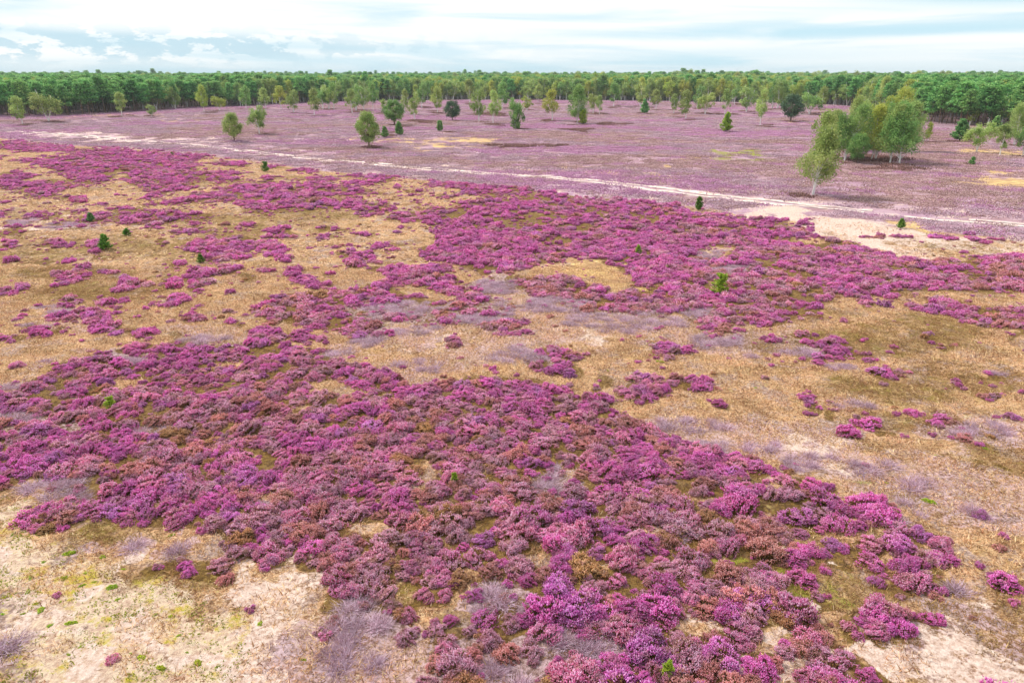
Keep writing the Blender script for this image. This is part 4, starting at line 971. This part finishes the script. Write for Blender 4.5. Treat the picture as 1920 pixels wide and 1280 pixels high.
for i in np.where(front)[0]:
    side = 'left' if u[i] < 640 else 'middle' if u[i] < 1280 else 'right'
    r = 0 if depth[i] < 3.5 else 1
    back = ['standing in the front row of the forest edge', 'standing behind the front row of the forest'][r]
    if isp[i]: tree(Xf[i], Yf[i], hf[i], rng.uniform(0.95, 1.35), 'pine', 'pine', f'tall dark green pine {back} at the {side}', 'pine_tree', 'pine tree', FG)
    else: tree(Xf[i], Yf[i], hf[i], rng.uniform(0.8, 1.15), 'birch', [B_, Y_L, D_][int(rng.choice(3, p=[.4, .35, .25]))], f'light green birch {back} at the {side}', 'birch_tree', 'birch tree', FG)
r_ = ~front
X1, Y1, I1, H1 = Xf[r_], Yf[r_], isp[r_], hf[r_]
X2, Y2 = jitter(640, 2300, 9.0, 1.06)
sub = rng.random(len(X2)) < np.clip(560/Y2, 0.25, 1); X2, Y2 = X2[sub], Y2[sub]
I2 = rng.random(len(X2)) < np.clip(0.35+(Y2-640)/900+(vnoise(X2, Y2, 0.006, 2, 65)-0.5), 0.1, 1.0)
H2 = 12.2+np.clip((Y2-640)/1400, 0, 1)*3.6+(vnoise(X2, Y2, 0.008, 3, 66)-0.5)*5+rng.normal(size=len(X2))*2.0+np.where(rng.random(len(X2)) < 0.04, 3.0, 0)
Xa, Ya, Ia, Ha = (np.concatenate(q) for q in ((X1, X2), (Y1, Y2), (I1, I2), (H1, H2)))
protos = [k[2]() for k in KINDS[('pine', 'pine')]]+[k[2]() for k in KINDS[('birch', B_)]][:4]+[k[2]() for k in KINDS[('birch', Y_L)]][:4]+[k[2]() for k in KINDS[('birch', D_)]][:4]
idx = np.where(Ia, rng.integers(0, 5, len(Xa)), 5+rng.integers(0, 12, len(Xa)))
wv = rng.uniform(0.9, 1.3, len(Xa))*np.where(Ya > 640, 1.1, 1.0)
scatter('forest', np.stack([Xa, Ya, gz(Xa, Ya)], 1), rng.uniform(0, 6.28, len(Xa)), np.stack([Ha*wv, Ha*wv, Ha], 1), idx, protos,
        'wide mixed forest of pines and birches reaching to the horizon', 'forest')
print('forest', len(Xa), 'front', kp, kb)

# low heather carpet beyond the track
Xc, Yc = jitter(48, 420, 1.35, 1.06)
u, v = g2px(Xc, Yc)
ok = (v < low_edge(u)-1) & (v > forest_edge(u)-4) & (samp(SAND, Xc, Yc, 0.4)+(rng.random(len(Xc))-0.5)*0.5 < 0.35) & (samp(YEL, Xc, Yc, 0.5)+(rng.random(len(Xc))-0.5)*1.0 < 0.4) & (samp(LIME, Xc, Yc, 0.5)+(rng.random(len(Xc))-0.5)*1.0 < 0.4) & (np.abs(v-track_y(u))*(Yc/62)**2*0.30 > 2.2) & (rng.random(len(Xc)) < 0.85)
Xc, Yc, u, v = Xc[ok], Yc[ok], u[ok], v[ok]
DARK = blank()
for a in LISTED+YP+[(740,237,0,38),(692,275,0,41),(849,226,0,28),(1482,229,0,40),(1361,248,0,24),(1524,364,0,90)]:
    ell(DARK, a[0]+4, a[1], a[3]*0.5+3, 1.6, 0.62)  # dark tufts under each tree: litter together with painted contact shade
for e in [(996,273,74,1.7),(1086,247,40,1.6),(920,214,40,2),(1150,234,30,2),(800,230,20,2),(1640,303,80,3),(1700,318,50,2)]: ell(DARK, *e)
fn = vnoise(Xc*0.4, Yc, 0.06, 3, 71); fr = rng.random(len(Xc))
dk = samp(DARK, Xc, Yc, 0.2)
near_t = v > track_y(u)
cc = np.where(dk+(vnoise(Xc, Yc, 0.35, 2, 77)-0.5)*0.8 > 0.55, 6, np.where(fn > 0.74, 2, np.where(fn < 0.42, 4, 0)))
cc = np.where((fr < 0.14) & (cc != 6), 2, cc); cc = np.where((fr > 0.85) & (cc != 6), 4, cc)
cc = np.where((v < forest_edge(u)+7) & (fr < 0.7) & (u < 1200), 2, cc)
s_ = rng.uniform(0.8, 1.2, len(Xc)); hz = np.where(cc == 6, 1.5, rng.uniform(0.6, 1.0, len(Xc)))
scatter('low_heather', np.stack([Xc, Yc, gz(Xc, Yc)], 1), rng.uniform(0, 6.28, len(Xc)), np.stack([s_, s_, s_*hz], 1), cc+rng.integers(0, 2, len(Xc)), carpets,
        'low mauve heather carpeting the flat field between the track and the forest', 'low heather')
print('carpet', len(Xc))

# ------------------------------------------------------------------ dry grass and litter
def tuft(col, n=40, r=0.24, ln=0.12, wd=0.010):
    P = np.concatenate([rng.normal(size=(n, 2))*r*0.7, np.zeros((n, 1))], 1)
    D = rng.normal(size=(n, 3))*np.array([0.8, 0.8, 0.15])+np.array([0, 0, 0.55])
    A = blades(P, D, ln*rng.uniform(0.5, 1.4, n), wd, rng.random(n)); return mesh_from('tuft', A[0], A[1], A[2], [M[col]])
tufts = [tuft('grass_tan') for _ in range(3)]+[tuft('grass_olive') for _ in range(3)]+[tuft('grass_lime', 30, 0.16, 0.05, 0.014) for _ in range(2)]
Xg, Yg = jitter(9.5, 50, 0.30, 1.08)
Xk, Yk = jitter(50, 175, 0.85, 1.05)
Xg = np.concatenate([Xg, Xk]); Yg = np.concatenate([Yg, Yk])
u, v = g2px(Xg, Yg)
hh = samp(H, Xg, Yg, 0.3); br = samp(BRN, Xg, Yg, 0.35)+(vnoise(Xg, Yg, 0.8, 3, 81)-0.5)*0.8
sdm = samp(SAND, Xg, Yg, 0.35); ms = samp(MOSS, Xg, Yg, 0.3)
ok = (v > low_edge(u)) & (rng.random(len(Xg)) < np.where(sdm > 0.4, 0.15, np.where(hh > 0.5, 0.3, 0.75))*np.where((Yg > 50) & (hh > 0.4), 0.1, 1))
k3 = np.where(br > 0.45, 3, 0)+rng.integers(0, 3, len(Xg)); k3 = np.where((hh > 0.5), 3+rng.integers(0, 3, len(Xg)), k3)
k3 = np.where((ms > 0.4) & (vnoise(Xg, Yg, 1.2, 2, 83) > 0.40), 6+rng.integers(0, 2, len(Xg)), k3)
Xg, Yg, k3 = Xg[ok], Yg[ok], k3[ok]; s_ = rng.uniform(0.7, 1.5, len(Xg))*np.where(Yg > 50, 2.4, 1.0)*(1+np.clip((Yg-20)/60, 0, 0.5))
scatter('dry_grass', np.stack([Xg, Yg, gz(Xg, Yg)], 1), rng.uniform(0, 6.28, len(Xg)), np.stack([s_, s_, s_*np.where(Yg > 50, 0.22, np.clip(1.25-Yg/60, 0.5, 1))], 1), k3, tufts,
        'dry straw coloured grass and moss between the heather bushes', 'grass')
# moss cushions at the lower left
MC = [(134,1058,10),(197,1061,7),(88,1076,6),(166,1095,6),(215,1122,9),(65,1106,6),(237,1087,5),(60,1130,6),(83,1165,8),(140,1190,10),(12,1173,6),(50,1172,5),(295,1170,5),(325,1173,6),(270,1253,8),(375,1258,9),(305,1270,10),(490,1183,8),(354,1240,4),(250,1246,4),(135,1248,5),(155,1234,4),(182,1112,5),(160,1120,6),(210,1148,4),(100,1195,6),(74,1153,6),(120,1150,5),(340,1210,6),(410,1267,5),(126,1106,8),(225,1143,5),(28,1022,5),(92,957,5),(325,1018,6),(1742,937,10),(1755,850,4),(1664,900,4),(1238,675,8),(1140,693,4),(1417,722,5),(1845,838,6),(570,1248,7)]
mm = []
for _ in range(3):
    n = 420; d = unit(rng.normal(size=(n, 3))*np.array([1, 1, 0.8])+np.array([0, 0, 0.4])); d[:, 2] = np.abs(d[:, 2])
    P = d*np.array([0.5, 0.42, 0.26])*(0.45+0.85*vnoise(d[:, 0]+3*_, d[:, 1], 2.2, 2, 91)[:, None])
    A = spikes(P*0.9, d+rng.normal(size=(n, 3))*0.3, 0.17, 0.05, rng.random(n)); mm.append(mesh_from('moss', A[0], A[1], A[2], [M['moss']]))
for x, y, r in MC:
    X_, Y_ = pt(x, y); s = 2*r/pxm(x, y)*rng.uniform(0.75, 1.05)
    o = bpy.data.objects.new('moss_cushion', mm[int(rng.integers(3))]); COL.objects.link(o); o.location = (X_, Y_, float(gz(X_, Y_))-0.01)
    o.rotation_euler = (0, 0, rng.uniform(0, 6.28)); o.scale = (s, s*rng.uniform(0.5, 0.95), s*0.55)
    where = 'on the pale ground in the lower left corner' if x < 600 else 'on the straw ground amid the heath'
    sz = 'large' if r >= 8 else 'small'
    tag(o, f'{sz} bright green moss cushion {where}', 'moss cushion', 'moss cushions on the bare ground')

# ------------------------------------------------------------------ thin air haze
hv = np.array([[x, y, z] for z in (-3.0, 42.0) for y in (-3600, 3600) for x in (-3600, 3600)], float)
hf_ = np.array([[0, 2, 3, 1], [4, 5, 7, 6], [0, 1, 5, 4], [2, 6, 7, 3], [0, 4, 6, 2], [1, 3, 7, 5]])
hm = bpy.data.materials.new('haze'); hm.use_nodes = True; t = NT(hm.node_tree); t.n.clear()
pv = t.node('ShaderNodeVolumePrincipled', ins={'Color': (0.84, 0.95, 1.0, 1), 'Density': HAZE})
t.l.new(pv.outputs[0], t.node('ShaderNodeOutputMaterial').inputs['Volume'])
o = bpy.data.objects.new('haze', mesh_from('haze', hv, hf_, None, [hm], None, 4)); COL.objects.link(o); tag(o, None, None, None, 'stuff')

# animal burrow at the edge of the patch
bx, by = pt(645, 1079); nb = 14; av = np.arange(nb)*2*math.pi/nb; rings = []
for r_b, z_b in ((0.30, -0.02), (0.22, 0.05), (0.13, 0.06), (0.08, 0.035)):
    rings.append(np.stack([np.cos(av)*r_b*(1+0.15*rng.random(nb)), np.sin(av)*r_b*(1+0.15*rng.random(nb)), np.full(nb, z_b)], 1))
Vb_ = np.concatenate(rings+[np.array([[0, 0, 0.03]])]); Fb_ = []; mi_ = []
for k in range(3):
    for j in range(nb):
        a = k*nb+j; b = k*nb+(j+1) % nb; Fb_ += [(a, b, b+nb), (a, b+nb, a+nb)]; mi_ += [0, 0]
for j in range(nb): Fb_.append((3*nb+j, 3*nb+(j+1) % nb, 4*nb)); mi_.append(1)
em, t = new_mat('burrow_earth'); finish(t, srgb(128, 98, 74), 0.95)
dm, t = new_mat('burrow_hole_shade'); finish(t, (0.006, 0.005, 0.004), 0.95)  # near-black disc paints the shade inside the opening
o = bpy.data.objects.new('animal_burrow', mesh_from('animal_burrow', Vb_, Fb_, None, [em, dm], mi_)); COL.objects.link(o)
o.location = (bx, by, float(gz(bx, by))); tag(o, 'small dark animal burrow opening at the sandy edge of the heather', 'burrow')
